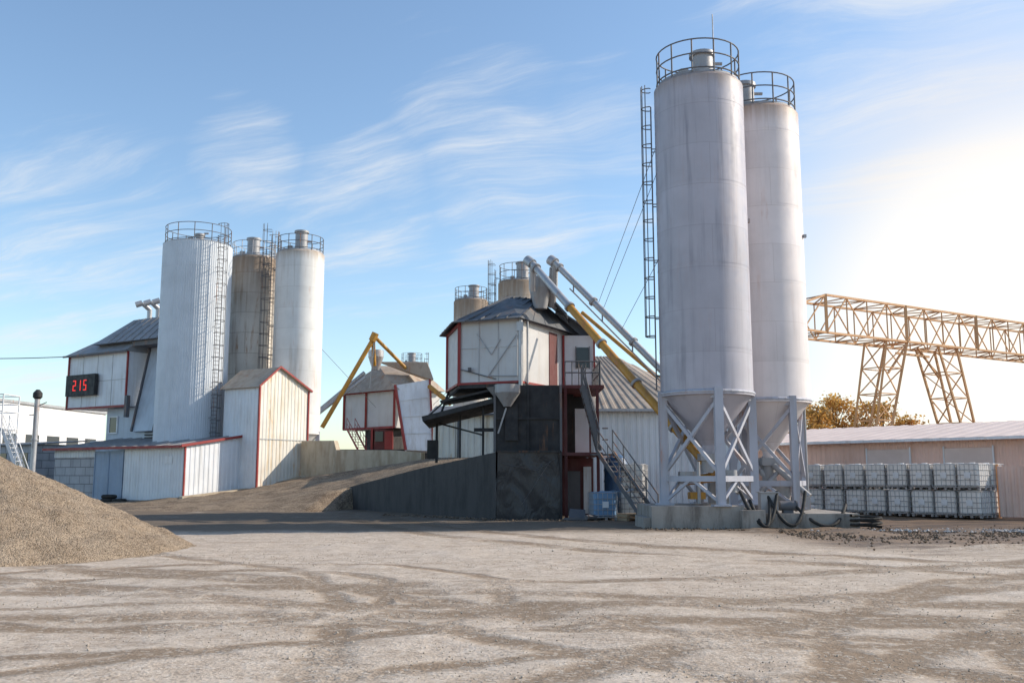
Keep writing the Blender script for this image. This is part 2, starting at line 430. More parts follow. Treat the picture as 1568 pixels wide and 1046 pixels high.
def stone(mb, x, y, z, r):
    a = random.random()*6.28; ca, sa = math.cos(a), math.sin(a)
    vs = []
    for (i, j, k) in ((1,0,0),(0,1,0),(-1,0,0),(0,-1,0),(0,0,1),(0,0,-1)):
        q = r*random.uniform(.6,1.2)
        X = i*q; Y = j*q*.8; vs.append((x+X*ca-Y*sa, y+X*sa+Y*ca, z+k*q*.6))
    mb.add(vs, [(0,1,4),(1,2,4),(2,3,4),(3,0,4),(1,0,5),(2,1,5),(3,2,5),(0,3,5)])
lg = MB('loose_gravel', M_STONE)
for i in range(11000):
    yv = 6.5 + 24*random.random()**1.6
    xv = random.uniform(-.62,.62)*yv
    if noise.noise((xv*.3, yv*.3, 2)) < -.05: continue
    stone(lg, xv, yv, -.012, random.uniform(.006,.016)*(1 + (yv-6)/40)*(1.8 if random.random() < .04 else 1))
single(lg)

# gravel pile
pm = MB('gravel_pile', M_PILE)
def pileh(x, y):
    h = 0
    for (cx, cy, R0, H) in ((-13.6,23.3,5.5,2.8),(-19.5,24.8,6.2,3.0),(-26,25,6.5,3.1)):
        r = math.hypot(x-cx, (y-cy)*.9)
        r *= 1 + .08*noise.noise((math.atan2(y-cy, x-cx)*1.4, cx, 0)) + .02*noise.noise((math.atan2(y-cy, x-cx)*7, cx, 3))
        q = H*(1 - r/R0)
        t = H-.25
        if q > t: q = t + .25*(1-math.exp(-(q-t)/.25))
        if q < .12: q = .12*math.exp((q-.12)/.25) - .05
        h = max(h, q)
    return h + (.08*noise.noise((x*1.5, y*1.5, 1)) + .035*noise.noise((x*5, y*5, 1)) + .022*noise.noise((x*14, y*14, 1)))*min(1, h*2+.05)-.03
nxp, nyp = 340, 220
vs = [(-30+24*i/nxp, 15+17*j/nyp, 0) for j in range(nyp+1) for i in range(nxp+1)]
vs = [(a, b_, pileh(a, b_)-.04) for a, b_, _ in vs]
pm.add(vs, [(j*(nxp+1)+i, j*(nxp+1)+i+1, (j+1)*(nxp+1)+i+1, (j+1)*(nxp+1)+i) for j in range(nyp) for i in range(nxp)], True)
for i in range(8000):
    a, b_ = random.uniform(-17,-7.0), random.uniform(16.5,27)
    h = pileh(a, b_)
    if h > .04 or random.random() < .12: stone(pm, a, b_, h-.038, random.uniform(.008,.026))
single(pm)

db = MB('rubble_heap', M_RUBBLE)
for i in range(2600):
    a = random.uniform(8.5,24); b_ = random.gauss(29.6, 2.0) - (a-12)*.12
    stone(db, a, b_, .02, random.uniform(.015,.07)*(1.8 if random.random() < .08 else 1))
for i in range(200):
    a = random.uniform(4.5,12.5); b_ = random.uniform(32.3,33.4)
    stone(db, a, b_, .0, random.uniform(.02,.08))
for i in range(260):
    a = random.uniform(-6,3.5); b_ = random.uniform(38.7,40) + max(0, -a)*.9
    stone(db, a, b_, .0, random.uniform(.03,.11))
single(db)
db = MB('rubble_heap', M_RUBW)
for i in range(420):
    a = random.gauss(15.6,1.8); b_ = random.gauss(31.6, .35) - (a-12)*.1
    stone(db, a, b_, .03, random.uniform(.03,.11))
single(db)

# ------------------------------------------------------------------ ramp
fe = [(-.5,41.3,2.7),(-4.5,47,2.05),(-8.5,52.6,1.2),(-13,52.5,.45),(-20,50.5,-.03),(-27,49,-.08)]
be = [(3,54,2.9),(-5,60,2.9),(-12,66,2.0),(-19,68.5,1.0),(-27,69,.1),(-36,70,-.08)]
rm = MB('dirt_ramp', M_RAMP); nu, nv = 90, 50; vs = []
def lerp_list(L, t):
    q = t*(len(L)-1); i = min(int(q), len(L)-2); return V(L[i]).lerp(V(L[i+1]), q-i)
for i in range(nu+1):
    f = lerp_list(fe, i/nu); bk = lerp_list(be, i/nu)
    k = min(1, max(0, (-f.x-8.5)/1.5))
    vs.append((f.x-.8*k, f.y-4.5*k, -.25 if k > .3 else -.4))
    for j in range(nv+1):
        q = f.lerp(bk, j/nv)
        q.z += (.14*noise.noise((q.x*.5, q.y*.5, 3))+.06*noise.noise((q.x*1.6, q.y*1.6, 3))) * (1 if j not in (0, nv) else 0)
        vs.append(tuple(q))
    vs.append((bk.x, bk.y, -.4))
W = nv+3
rm.add(vs, [(i*W+j, i*W+j+1, (i+1)*W+j+1, (i+1)*W+j) for i in range(nu) for j in range(W-1)], True)
single(rm)
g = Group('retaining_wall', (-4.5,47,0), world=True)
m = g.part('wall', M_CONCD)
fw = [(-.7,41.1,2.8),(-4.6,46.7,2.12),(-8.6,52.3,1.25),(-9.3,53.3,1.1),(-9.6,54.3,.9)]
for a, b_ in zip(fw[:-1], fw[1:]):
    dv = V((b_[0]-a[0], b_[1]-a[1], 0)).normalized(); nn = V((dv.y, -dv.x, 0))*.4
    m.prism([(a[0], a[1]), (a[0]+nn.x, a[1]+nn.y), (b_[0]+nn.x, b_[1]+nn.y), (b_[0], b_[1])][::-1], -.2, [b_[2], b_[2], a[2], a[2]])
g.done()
g = Group('concrete_wall', (-12,66,0), world=True)
m = g.part('wall', M_CONCT)
pts = [(-15.3,69.2,4.3),(-12.6,67.3,4.25),(-12.4,67.2,3.6),(-8,64.3,3.5),(-6,63,3.3)]
for a, b_ in zip(pts[:-1], pts[1:]):
    m.prism([(a[0], a[1]), (b_[0], b_[1]), (b_[0]+.2, b_[1]+.5), (a[0]+.2, a[1]+.5)], 0, [a[2], b_[2], b_[2], a[2]])
m2 = g.part('kerb', M_CONCT)
pts = [(-21.3,62.0),(-18.2,66.5),(-14.9,68.9)]
for a, b_, z in zip(pts[:-1], pts[1:], (.55,1.3)):
    m2.prism([(a[0], a[1]), (b_[0], b_[1]), (b_[0]-.4, b_[1]+.5), (a[0]-.4, a[1]+.5)], -.1, [.45 if z < 1 else .95, .95 if z < 1 else 1.8, .95 if z < 1 else 1.8, .45 if z < 1 else .95])
g.done()

# ------------------------------------------------------------------ helpers for silos
def ladder(mb, x, y, z0, z1, ang, cage=True, w=.45, th=.022, step=.3, ch=.9, wall=.35, depth=.62, cw=.36):
    o = V((math.cos(ang), math.sin(ang), 0)); t = V((-o.y, o.x, 0)); b0 = V((x, y, 0))
    for s_ in (-1, 1):
        mb.tube(b0+t*(s_*w/2)+V((0,0,z0)), b0+t*(s_*w/2)+V((0,0,z1)), th*1.2, 5)
    z = z0
    while z < z1:
        mb.tube(b0-t*w/2+V((0,0,z)), b0+t*w/2+V((0,0,z)), th*.8, 4); z += step
    z = z0+.5
    while z < z1:
        mb.tube(b0-t*w/2+V((0,0,z)), b0-t*w/2-o*wall+V((0,0,z)), th, 4)
        mb.tube(b0+t*w/2+V((0,0,z)), b0+t*w/2-o*wall+V((0,0,z)), th, 4); z += 2.2
    if cage:
        zc = z0+2; angs = [math.pi*(k/6) for k in range(7)]
        def cp(a, z): return b0 + t*(cw*math.cos(a)) + o*(.05+depth*math.sin(a)) + V((0,0,z))
        while zc <= z1+.9:
            pts = [b0+t*(w/2)+V((0,0,zc))] + [cp(a, zc) for a in angs] + [b0-t*(w/2)+V((0,0,zc))]
            mb.path(pts, th, 4); zc += ch
        for a in angs[1:-1]: mb.tube(cp(a, z0+2), cp(a, z1+.9), th*.8, 4)

def rails(mb, R0, z, h=1.15, n=12, th=.028, gap=None, cx=0, cy=0):
    for zz in (z+h, z+h*.55): mb.ring(cx, cy, zz, R0, th, 36)
    mb.ring(cx, cy, z+.12, R0, .03, 36)
    for i in range(n):
        a = 2*math.pi*i/n+.2
        p_ = V((cx+R0*math.cos(a), cy+R0*math.sin(a), z-.05))
        mb.tube(p_, p_+V((0,0,h+.05)), th*1.15, 5)

def silo(name, loc, R0, z0, z1, mat, lad=None, railh=1.15, filt=(0,0,.42,1.0), ribbed=False, cone=True, coneb=1.9, railmat=None, ladm=None, ld={}):
    g = Group(name, loc)
    sh = g.part('shell', mat)
    if ribbed:
        n = 96; vs = []
        for i in range(n):
            for k, o in ((0,0),(.3,.018),(.5,.018),(.8,0)):
                a = 2*math.pi*(i+k)/n
                for zz in (z0, z1): vs.append(((R0+o)*math.cos(a), (R0+o)*math.sin(a), zz))
        m_ = 4*n
        sh.add(vs, [(2*i, 2*((i+1) % m_), 2*((i+1) % m_)+1, 2*i+1) for i in range(m_)])
        for zz in (z0+5, z0+9.5, z0+14):
            sh.cyl(0, 0, zz, zz+.05, R0+.022, n=72)
    else:
        sh.cyl(0, 0, 0, 0, 0, n=72, cap=False, prof=[(R0, z0), (R0, z1-.12), (R0-.1, z1)])
        k = int((z1-z0)/1.55)
        for i in range(1, k+1, 2):
            zz = z0+i*1.55
            sh.cyl(0, 0, zz, zz+.05, R0+.006, n=72, cap=False)
    rf = g.part('roof', M_STEEL)
    rf.cyl(0, 0, 0, 0, 0, n=48, cap=False, prof=[(R0+.03 if ribbed else R0-.1, z1), (R0-.15, z1+.1), (.4, z1+.38), (0, z1+.4)])
    if cone:
        cn = g.part('cone', mat)
        cn.cyl(0, 0, 0, 0, 0, n=56, cap=False, prof=[(R0+.04, z0), (R0+.04, z0-.12), (R0-.08, z0-.13), (.24, z0-coneb), (.2, z0-coneb-.4)])
    rl = g.part('railing', railmat or M_RAIL)
    rails(rl, R0-.12, z1+.05, railh)
    fl = g.part('dust_filter', M_STEEL)
    fx, fy, fr, fh = filt
    fl.cyl(fx, fy, z1+.2, z1+.2+fh, fr, n=20)
    fl.cyl(fx, fy, z1+.2+fh, z1+.35+fh, fr+.08, n=20)
    fl.cyl(fx, fy, z1+.3, z1+.4, fr+.05, n=20)
    fl.cyl(fx-fr-.35, fy-.2, z1+.15, z1+.55, .2, n=12)
    fl.tube((fx+fr, fy, z1+.9), (fx+fr+.35, fy, z1+.9), .07)
    if lad:
        lm = g.part('ladder', ladm or M_RAIL)
        for (ang, zb, zt, off) in lad:
            a = rad(ang)
            ladder(lm, (R0+off)*math.cos(a), (R0+off)*math.sin(a), zb, zt, a, **ld)
    return g

def legs(g, R0, zt, zb, w=.3, rot=0):
    m = g.part('legs', M_FRAME)
    P = [V((R0*math.cos(rad(rot+90*i)), R0*math.sin(rad(rot+90*i)), 0)) for i in range(4)]
    for p_ in P:
        m.beam(p_+V((0,0,zb)), p_+V((0,0,zt+.1)), w, w)
        m.box(p_.x-.3, p_.y-.3, zb, p_.x+.3, p_.y+.3, zb+.06)
    br = g.part('braces', M_FRAME)
    zm = zb+.95
    for i in range(4):
        a, b_ = P[i], P[(i+1) % 4]
        br.beam(a+V((0,0,zm)), b_+V((0,0,zm)), .16, .2)
        br.beam(a+V((0,0,zt-.15)), b_+V((0,0,zt-.15)), .16, .22)
        br.beam(a+V((0,0,zm+.15)), b_+V((0,0,zt-.3)), .12, .12)
        br.beam(b_*1.01+V((0,0,zm+.15)), a*1.01+V((0,0,zt-.3)), .12, .12)
        mid_ = (a+b_)/2
        br.beam(a+V((0,0,zb+.1)), mid_+V((0,0,zm)), .1, .1)
        br.beam(b_+V((0,0,zb+.1)), mid_+V((0,0,zm)), .1, .1)
    br.ring(0, 0, zt-.02, R0+.05, .07, 40)

# ---- main silos
g = silo('cement_silo', (7.25,35.2,0), 1.7, 4.8, 16.75, M_SILO, lad=[(172,5.0,16.0,.14)], railh=1.25, filt=(.15,-.2,.42,.95), ld=dict(w=.36, depth=.32, cw=.24, th=.022, wall=.14, ch=.75))
legs(g, 1.66, 4.8, .74, .3, 2)
m = g.part('fittings', M_STEEL)
m.tube((.65,0,16.9), (.65,0,19.8), .022)
m.box(-.35,-.35,2.35, .35,.35,2.6); m.cyl(0,0,1.9,2.35,.26,n=16)
m.box(-1.1,-.25,1.5,-.5,.25,1.95); m.cyl(.7,-.5,1.2,2.0,.22,n=14)
m.box(1.66,-.25,11.3,1.78,-.1,11.45)
m.box(.2,.8,.76,.9,1.3,1.7); m.tube((.4,.3,2.0),(1.3,.9,1.2),.13,10); m.tube((-.5,-.6,.8),(-.5,-.6,2.3),.06,8)
y_ = g.part('yellow_gearbox', M_YEL)
y_.box(-.75,-.3,.95,-.2,.3,1.2); y_.tube((-.9,.1,1.6), (.3,.1,1.75), .17, 12)
g.done()
g = silo('cement_silo', (10.25,38.1,0), 1.7, 4.75, 16.7, M_SILO2, railh=1.25, filt=(-.55,-.3,.42,.95), coneb=2.0)
legs(g, 1.66, 4.75, .55, .26, 20)
m = g.part('fittings', M_STEEL)
m.box(-.35,-.35,2.2,.35,.35,2.5); m.cyl(0,0,1.6,2.2,.28,n=16); m.cyl(.3,-.6,.6,1.4,.35,n=16)
m.box(-.9,-.3,.9,-.3,.3,1.5); m.box(1.5,-.9,11.3,1.62,-.75,11.42)
m.tube((.1,-.3,2.2),(1.2,-1.2,1.0),.12,8); m.tube((1.35,-.5,.6),(1.35,-.5,4.7),.05,6)
m.cyl(-.6,-1.1,.52,1.2,.3,n=14); m.box(.5,-1.6,.52,1.1,-1.1,1.0); m.tube((-1.2,-1,.6),(.2,-.4,1.9),.09,8)
g.done()
g = Group('concrete_plinth', (8,35,0), world=True)
m = g.part('block', M_CONC); m.box(4.85,33.35,-.1,8.05,37.3,.74); m.box(8.1,33.2,-.1,12.0,40,.5)
m.box(7.9,33.0,-.1,8.7,33.3,.62); m.box(4.6,33.6,-.1,4.84,36,.35)
g.done()
g = Group('rubber_hose', (9,33,0), world=True)
m = g.part('hose', M_RUB)
for (x0, x1, z0, dp, yy) in ((8.0,9.3,1.25,1.15,32.95),(8.9,10.3,1.25,1.15,33.0),(9.9,11.7,.8,.72,33.0),(8.3,9.0,.95,.88,32.85)):
    pts = []
    for i in range(15):
        t = i/14; pts.append((x0+(x1-x0)*t, yy+.7*abs(2*t-1)**2, max(.06, z0-dp*(1-(2*t-1)**2))))
    m.path(pts, .06, 8)
m.path([(12.1+.5*math.cos(a*.4), 32.9+.35*math.sin(a*.4), .06+.01*a) for a in range(40)], .05, 6)
g.done()
g = Group('machine_box', (9.0,33.75,.5))
m = g.part('cabinet', M_STEEL); m.box(-.3,-.2,0,.3,.2,.7); m.box(-.34,-.24,.7,.34,.24,.74)
m = g.part('motor', M_RAIL); m.tube((.4,0,.25),(.95,0,.25),.17,14); m.tube((.95,0,.25),(1.0,0,.25),.2,14); m.box(.5,-.12,0,.85,.12,.1)
g.done()

# ---- background silos
silo('cement_silo', (-23.75,70,0), 2.5, 3, 18.9, M_CLAD, lad=[(-40,1.0,19.2,.6)], railh=1.3, filt=(.3,-.6,.3,.5), ribbed=True, cone=False).done()
g = silo('cement_silo', (-20.75,74.5,0), 1.8, 4.5, 19.0, M_SILOR, lad=[(-35,6,20,.35)], filt=(0,-.2,.5,1.3), railmat=M_GALV, ladm=M_SILOR); legs(g, 1.7, 4.6, 0, .3); g.done()
g = silo('cement_silo', (-16.5,72.2,0), 1.85, 5.0, 18.9, M_SILO3, lad=[(196,6,20.2,.35)], filt=(.1,-.2,.48,1.4), coneb=2.0, railmat=M_RAIL); legs(g, 1.75, 5, 0, .3); g.done()
g = silo('cement_silo', (-4.15,94.5,0), 1.75, 5, 19.3, M_SILOR, lad=[(-20,8,20.5,.3)], filt=(.3,-.2,.5,1.2), railh=1.2); legs(g, 1.7, 5, 0); g.done()
g = silo('cement_silo', (.55,84,0), 1.8, 5, 19.0, M_SILOR, lad=[(170,8,20.3,.3)], filt=(.4,-.2,.55,1.5), railh=1.5); legs(g, 1.7, 5, 0); g.done()
g = silo('cement_silo', (-16.5,155,0), 1.8, 5, 20, M_SILO3, lad=[(0,8,21,.3)], filt=(0,0,.6,1.4), railh=1.6); legs(g, 1.7, 5, 0); g.done()

# ------------------------------------------------------------------ central batching tower
g = Group('batching_tower', (.7,44,0), world=True)
P0, P4, PB, P2, P1 = (.3,42), (2.9,46.8), (-.2,49), (-3.2,47), (-2.4,43.2)
m = g.part('cabin_walls', M_WHITE); m.prism([P0,P4,PB,P2,P1], 5.9, 8.8)
rt = g.part('red_trim', M_RED)
def off(p_, q, k):
    dv = V((q[0]-p_[0], q[1]-p_[1], 0)).normalized(); return V((dv.y, -dv.x, 0))*k
def on(p_, q, t, z, k):
    o = off(p_, q, k); return V((p_[0]+(q[0]-p_[0])*t+o.x, p_[1]+(q[1]-p_[1])*t+o.y, z))
for p_ in (P1, P2): rt.beam((p_[0]-.03, p_[1]-.03, 5.85), (p_[0]-.03, p_[1]-.03, 8.8), .14)
for a, b_ in ((P1,P0),(P0,P4),(P2,P1)): rt.beam(on(a,b_,0,5.93,.06), on(a,b_,1,5.93,.06), .1, .1)
rt.beam(on(P2,P1,0,8.7,.05), on(P2,P1,1,8.7,.05), .08, .14)
fr = g.part('frames', M_RAIL)
thin = g.part('panel_joints', M_GALV)
for t in (.33,.66): thin.beam(on(P1,P0,t,6,.02), on(P1,P0,t,8.7,.02), .035)
thin.beam(on(P1,P0,0,7.55,.02), on(P1,P0,1,7.55,.02), .03)
thin.path([on(P1,P0,.5,6.25,.06), on(P1,P0,.98,8.1,.06), on(P1,P0,.98,6.2,.06), on(P1,P0,.5,6.25,.06)], .025)
thin.path([on(P1,P0,.3,8.2,.06), on(P1,P0,.55,7.2,.06), on(P1,P0,.7,7.9,.06)], .02)
fr.beam(on(P1,P0,.03,6.6,.06), on(P1,P0,.62,6.1,.06), .05)
fr.box(-2.0,42.7,6.5,-1.85,42.9,6.65)
cp_ = g.part('corner_pipe', M_GALV)
cp_.tube((.38,41.88,4.9), (.38,41.88,8.75), .09, 10); cp_.tube((.7,42.35,5.9), (.7,42.35,8.75), .05, 8)
cp_.box(.2,41.8,8.2,.5,41.95,8.6)
dr = g.part('maroon_door', M_MAROON)
a, b_ = on(P0,P4,.56,5.98,.03), on(P0,P4,.72,5.98,.03)
dr.slab(a, b_, b_+V((0,0,2.6)), a+V((0,0,2.6)), .05)
a, b_ = on(P0,P4,.9,5.98,.03), on(P0,P4,.99,5.98,.03)
dr.slab(a, b_, b_+V((0,0,2.6)), a+V((0,0,2.6)), .05)
rf = g.part('roof', M_ROOFD)
E1, E0, E4, EB, E2 = [V(p_) for p_ in ((-2.75,42.9,8.72),(.35,41.55,8.72),(3.35,46.8,8.72),(-.2,49.5,8.72),(-3.65,47.2,8.72))]
Ra, Rb = V((-.2,45.2,10.35)), V((1.3,45.9,10.35))
def roofface(pts):
    nn = (pts[1]-pts[0]).cross(pts[-1]-pts[0]).normalized()*.05
    n = len(pts); rf.add([q for q in pts] + [q+nn for q in pts], [tuple(range(n-1,-1,-1)), tuple(range(n,2*n))] + [(i,(i+1) % n, n+(i+1) % n, n+i) for i in range(n)])
roofface([E1,E0,Rb,Ra]); roofface([E0,E4,Rb]); roofface([E4,EB,Rb]); roofface([EB,E2,Ra,Rb]); roofface([E2,E1,Ra])
for t in (.2,.4,.6,.8):
    rf.beam(E1.lerp(E0,t)+V((0,0,.06)), Ra.lerp(Rb,t)+V((0,0,.06)), .06, .06)
    rf.beam(E2.lerp(E1,t)+V((0,0,.06)), Ra+V((0,0,.06)), .05, .05)
    rf.beam(E0.lerp(E4,t)+V((0,0,.06)), Rb+V((0,0,.06)), .05, .05)
sh = g.part('side_house', M_WHITEP); sh.prism([(2.5,46.0),(4.0,46.0),(4.0,50),(2.5,50)], 5.8, 8.6)
wd = g.part('windows', M_GLASS); wd.box(3.15,45.93,7.0,3.75,45.98,8.0)
fr.box(3.1,45.9,6.95,3.14,45.96,8.05); fr.box(3.76,45.9,6.95,3.8,45.96,8.05)
rt.beam((2.52,45.95,5.8),(2.52,45.95,8.6),.1); rt.beam((4.02,45.95,5.8),(4.02,45.95,8.6),.08)
rf.slab((2.2,45.6,9.9),(4.3,45.6,8.5),(4.3,50.3,8.5),(2.2,50.3,9.9),.08)
rf.slab((1.2,44.6,11.0),(2.6,44.2,9.4),(2.9,47,9.4),(1.2,47,11.0),.08)
hd = g.part('hopper_head', M_STEEL)
hd.cyl(1.35,44.2,0,0,0,n=16,cap=True,prof=[(.3,9.6),(.55,10.6),(.55,11.1)])
hd.tube((1.9,44.6,9.8),(1.95,43.4,11.4),.2,10); hd.box(.9,44.4,10.2,2.0,45.4,10.9)
dk = g.part('dark_body', M_DARK)
dk.prism([(.4,41.9),(3.0,46.8),(-.2,49),(-3.2,47.2),(-2.4,43.1)], 5.72, 5.88)
dk.box(-.7,41.2,2.8,2.1,46,5.7)
dk.box(1.2,46,0,3.6,50,5.7)
fr.beam((-.75,41.15,2.8),(-.75,41.15,5.7),.1); fr.beam((2.12,41.15,2.8),(2.12,41.15,5.7),.1)
dk.beam((-.75,41.14,4.25),(2.1,41.14,4.25),.07); dk.beam((.7,41.13,2.8),(.7,41.13,5.7),.07)
dk.box(-.3,41.05,3.3,.25,41.16,4.9)
hp = g.part('hopper', M_STEEL); hp.cyl(-.15,42.2,0,0,0,n=4,cap=True,prof=[(.2,4.7),(1.0,5.7)])
hp.cyl(-.2,41.0,0,0,0,n=18,cap=True,prof=[(.16,4.75),(.55,5.35),(.55,5.7)])
hp.beam((-.6,41.0,3.6),(-.25,41.0,4.7),.07)
cn = g.part('canopy', M_BLACK)
cn.slab((-4.1,43.0,4.45),(-.75,42.2,5.25),(-.75,46,5.1),(-4.1,46.6,4.3),.22)
cn.slab((-3.3,43.3,5.2),(-.9,42.6,5.68),(-.9,45,5.6),(-3.3,46.6,5.3),.1)
cn.beam((-3.9,43.2,4.4),(-2.4,43.4,5.8),.08); cn.beam((-3.6,46.2,4.4),(-3.1,46.8,6.0),.08)
cn.beam((-3.6,45.5,4.4),(-3.6,45.5,2.4),.12); cn.beam((-1.3,42.8,2.7),(-1.3,42.8,5.0),.1); cn.beam((-2.4,44,2.6),(-2.4,44,4.8),.08)
cn.box(-1.7,42.4,3.75,-.8,42.7,3.9); cn.box(-4.1,46,2.6,-3.6,46.6,3.5); cn.beam((-3.6,45.5,4.3),(-1.3,42.8,3.6),.07)
tp = g.part('tarp', M_TARP)
def tarpface(a, b_, c_, d_, nu=40, nv=34, amp=.1):
    a, b_, c_, d_ = map(V, (a, b_, c_, d_)); nn = (b_-a).cross(d_-a).normalized(); vs = []
    for j in range(nv+1):
        for i in range(nu+1):
            u, v_ = i/nu, j/nv; q = a.lerp(b_,u).lerp(d_.lerp(c_,u), v_)
            r1 = noise.noise((q.x*1.2+q.z*.4,q.y*1.2,q.z*.6)); r2 = 1-abs(noise.noise((q.x*1.6+q.z*.9,q.y*1.6,q.z*.7+5)))*2
            vs.append(q+nn*(amp*r1 + amp*.4*r2))
    tp.add(vs, [(j*(nu+1)+i, j*(nu+1)+i+1, (j+1)*(nu+1)+i+1, (j+1)*(nu+1)+i) for j in range(nv) for i in range(nu)], True)
tarpface((-.65,40.1,-.05),(2.05,40.1,-.05),(2.0,40.0,2.8),(-.6,40.0,2.8))
tarpface((2.05,40.1,-.05),(2.1,45,-.05),(2.1,45,2.8),(2.0,40.0,2.8))
tarpface((-.65,45,-.05),(-.65,40.1,-.05),(-.6,40.0,2.8),(-.6,45,2.8))
tp.box(-.6,40.05,2.76,2.0,45,2.84)
dk.beam((-.62,39.9,2.8),(2.05,39.9,2.8),.08); dk.beam((2.05,39.9,0),(2.05,39.9,2.8),.08)
for (a, b_) in (((-.4,39.84,2.3),(1.0,39.84,2.0)),((1.6,39.84,2.4),(.4,39.84,.6)),((1.0,39.84,2.0),(1.8,39.84,2.5))):
    fr.tube(a, b_, .008, 4)
by = g.part('bay_frame', M_MAROON)
for (px_, py_) in ((2.35,41.6),(3.75,41.6),(3.75,46),(2.35,43.5)):
    by.beam((px_,py_,0),(px_,py_,5.7),.13)
by.box(2.15,41.5,2.66,3.95,46,2.8); by.box(2.15,41.5,5.6,4.05,46,5.74)
by.box(2.2,43.6,0,3.7,43.7,2.6)
dk.box(2.2,44.6,2.82,2.9,44.7,5.6)
fr.box(2.5,43.5,0,3.1,43.58,2.0)
wh = g.part('white_door', M_WHITEP); wh.box(3.25,43.45,.1,3.6,43.57,2.2); wh.box(2.95,44.4,2.85,3.6,44.5,4.9)
rl = g.part('railings', M_RAIL)
for zz in (6.3,6.8): rl.tube((2.35,41.65,zz),(3.85,41.65,zz),.03); rl.tube((3.9,41.65,zz),(3.9,45.9,zz),.03)
for i in range(6): rl.tube((2.35+i*.3,41.65,5.7),(2.35+i*.3,41.65,6.8),.025)
for i in range(8): rl.tube((3.9,41.65+i*.6,5.7),(3.9,41.65+i*.6,6.8),.025)
for zz in (3.35,3.85): rl.tube((3.95,41.6,zz),(4.2,41.6,zz),.03)
st = g.part('stairs', M_RAIL)
def stairs(mb, top, bot, w, n, rail=True):
    top, bot = V(top), V(bot); dv = bot-top; hx = V((dv.x, dv.y, 0)).normalized(); sd_ = V((hx.y, -hx.x, 0))*w/2
    for s_ in (-1,1):
        mb.beam(top+sd_*s_, bot+sd_*s_, .05, .2)
        if rail:
            up = V((0,0,.95)); mb.tube(top+sd_*s_+up, bot+sd_*s_+up, .028); mb.tube(top+sd_*s_+up*.5, bot+sd_*s_+up*.5, .02)
            for i in range(5):
                q = top.lerp(bot, i/4)+sd_*s_; mb.tube(q, q+up, .025)
    for i in range(1, n):
        q = top.lerp(bot, i/n); mb.beam(q-sd_, q+sd_, .22, .035)
stairs(st, (3.05,41.2,5.65), (3.75,41.2,2.85), .7, 11)
stairs(st, (4.0,40.9,2.8), (5.5,38.2,.1), .8, 13)
st.box(3.4,40.6,2.66,4.4,41.5,2.72)
g.done()

# ------------------------------------------------------------------ screw conveyors
g = Group('screw_conveyor', (4,39,0), world=True)
A, B = V((.95,43.0,11.5)), V((7.45,35.1,1.85))
gy = g.part('upper_tube', M_GALV); ye = g.part('lower_tube', M_YEL); jt = g.part('flanges', M_STEEL)
gy.tube(A, A.lerp(B,.24), .17, 14); ye.tube(A.lerp(B,.24), B, .17, 14)
gy.tube(A+V((-.25,.25,.25)), A, .24, 12)
for t in (.02,.24,.43,.62,.81,.96): jt.tube(A.lerp(B,t), A.lerp(B,t+.008), .24, 14)
gy.tube(A, (.95,43.4,10.3), .15, 12)
g.done()
g = Group('screw_conveyor', (6,40,0), world=True)
A, B = V((2.0,43.2,11.6)), V((10.2,38.0,1.7))
gy = g.part('upper_tube', M_GALV); jt = g.part('flanges', M_STEEL)
gy.tube(A, B, .15, 14); gy.tube(A+V((-.2,.2,.2)), A, .25, 12)
for t in (.02,.2,.4,.6,.8,.96): jt.tube(A.lerp(B,t), A.lerp(B,t+.008), .22, 14)
for t in (.1,.25,.4,.55,.7): jt.beam(A.lerp(B,t)+V((0,0,-.15)), A.lerp(B,t)+V((0,0,-.5)), .06)
jt.beam(A.lerp(B,.08)+V((0,0,-.5)), A.lerp(B,.72)+V((0,0,-.5)), .06)
gy.tube(A, (2.0,43.8,10.3), .15, 12)
g.done()
g = Group('screw_conveyor', (6,42,0), world=True)
A, B = V((3.3,44.0,9.4)), V((8.5,40.0,3.9))
m = g.part('tube', M_YEL); m.tube(A, B, .09, 12)
g.done()
g = Group('guy_wire', (5,38,10), world=True)
m = g.part('cables', M_RAIL)
for a, b_ in (((5.5,35.1,14.2),(3.9,42.1,9.5)),((5.6,34.9,13.4),(4.1,42.0,9.2)),((5.55,35.1,9.9),(4.8,41.5,8.1))): m.tube(a, b_, .012, 4)
m.tube((-16,70.5,13),(-11.5,80,7.5),.02,4); m.tube((-1,80,13),(-7,84,8),.02,4)
g.done()

# ------------------------------------------------------------------ sheds behind centre
g = Group('corrugated_shed', (8,58,0), world=True)
m = g.part('walls', M_CORR)
m.rib((4.6,54.5,0),(14,54.5,0),(14,54.5,5.6),(4.6,54.5,5.6),.35,.04); m.rib((4.6,66,0),(4.6,54.5,0),(4.6,54.5,5.6),(4.6,66,5.6),.35,.04)
m.rib((14,54.5,0),(14,66,0),(14,66,5.6),(14,54.5,5.6),.35,.04)
r_ = g.part('roof', M_ROOFT)
r_.rib((4.2,54,5.5),(10.2,54,5.5),(6.6,60,9.3),(4.2,60,9.3),.5,.05); r_.rib((10.2,54,5.5),(14.4,54,5.5),(14.4,60,5.6),(6.6,60,9.3),.5,.05)
r_.rib((14.4,66.4,5.5),(4.2,66.4,5.5),(4.2,60,9.3),(6.6,60,9.3),.5,.05)
w_ = g.part('trim', M_GALV); w_.beam((4.2,53.98,5.5),(14.4,53.98,5.5),.1,.15)
w_.beam((4.6,54.45,0),(4.6,54.45,5.5),.15)
d_ = g.part('door', M_BLUED); d_.box(6.0,54.38,0,7.2,54.45,2.3)
g.done()
g = Group('corrugated_shed', (-3,62,0), world=True)
m = g.part('walls', M_CORRST)
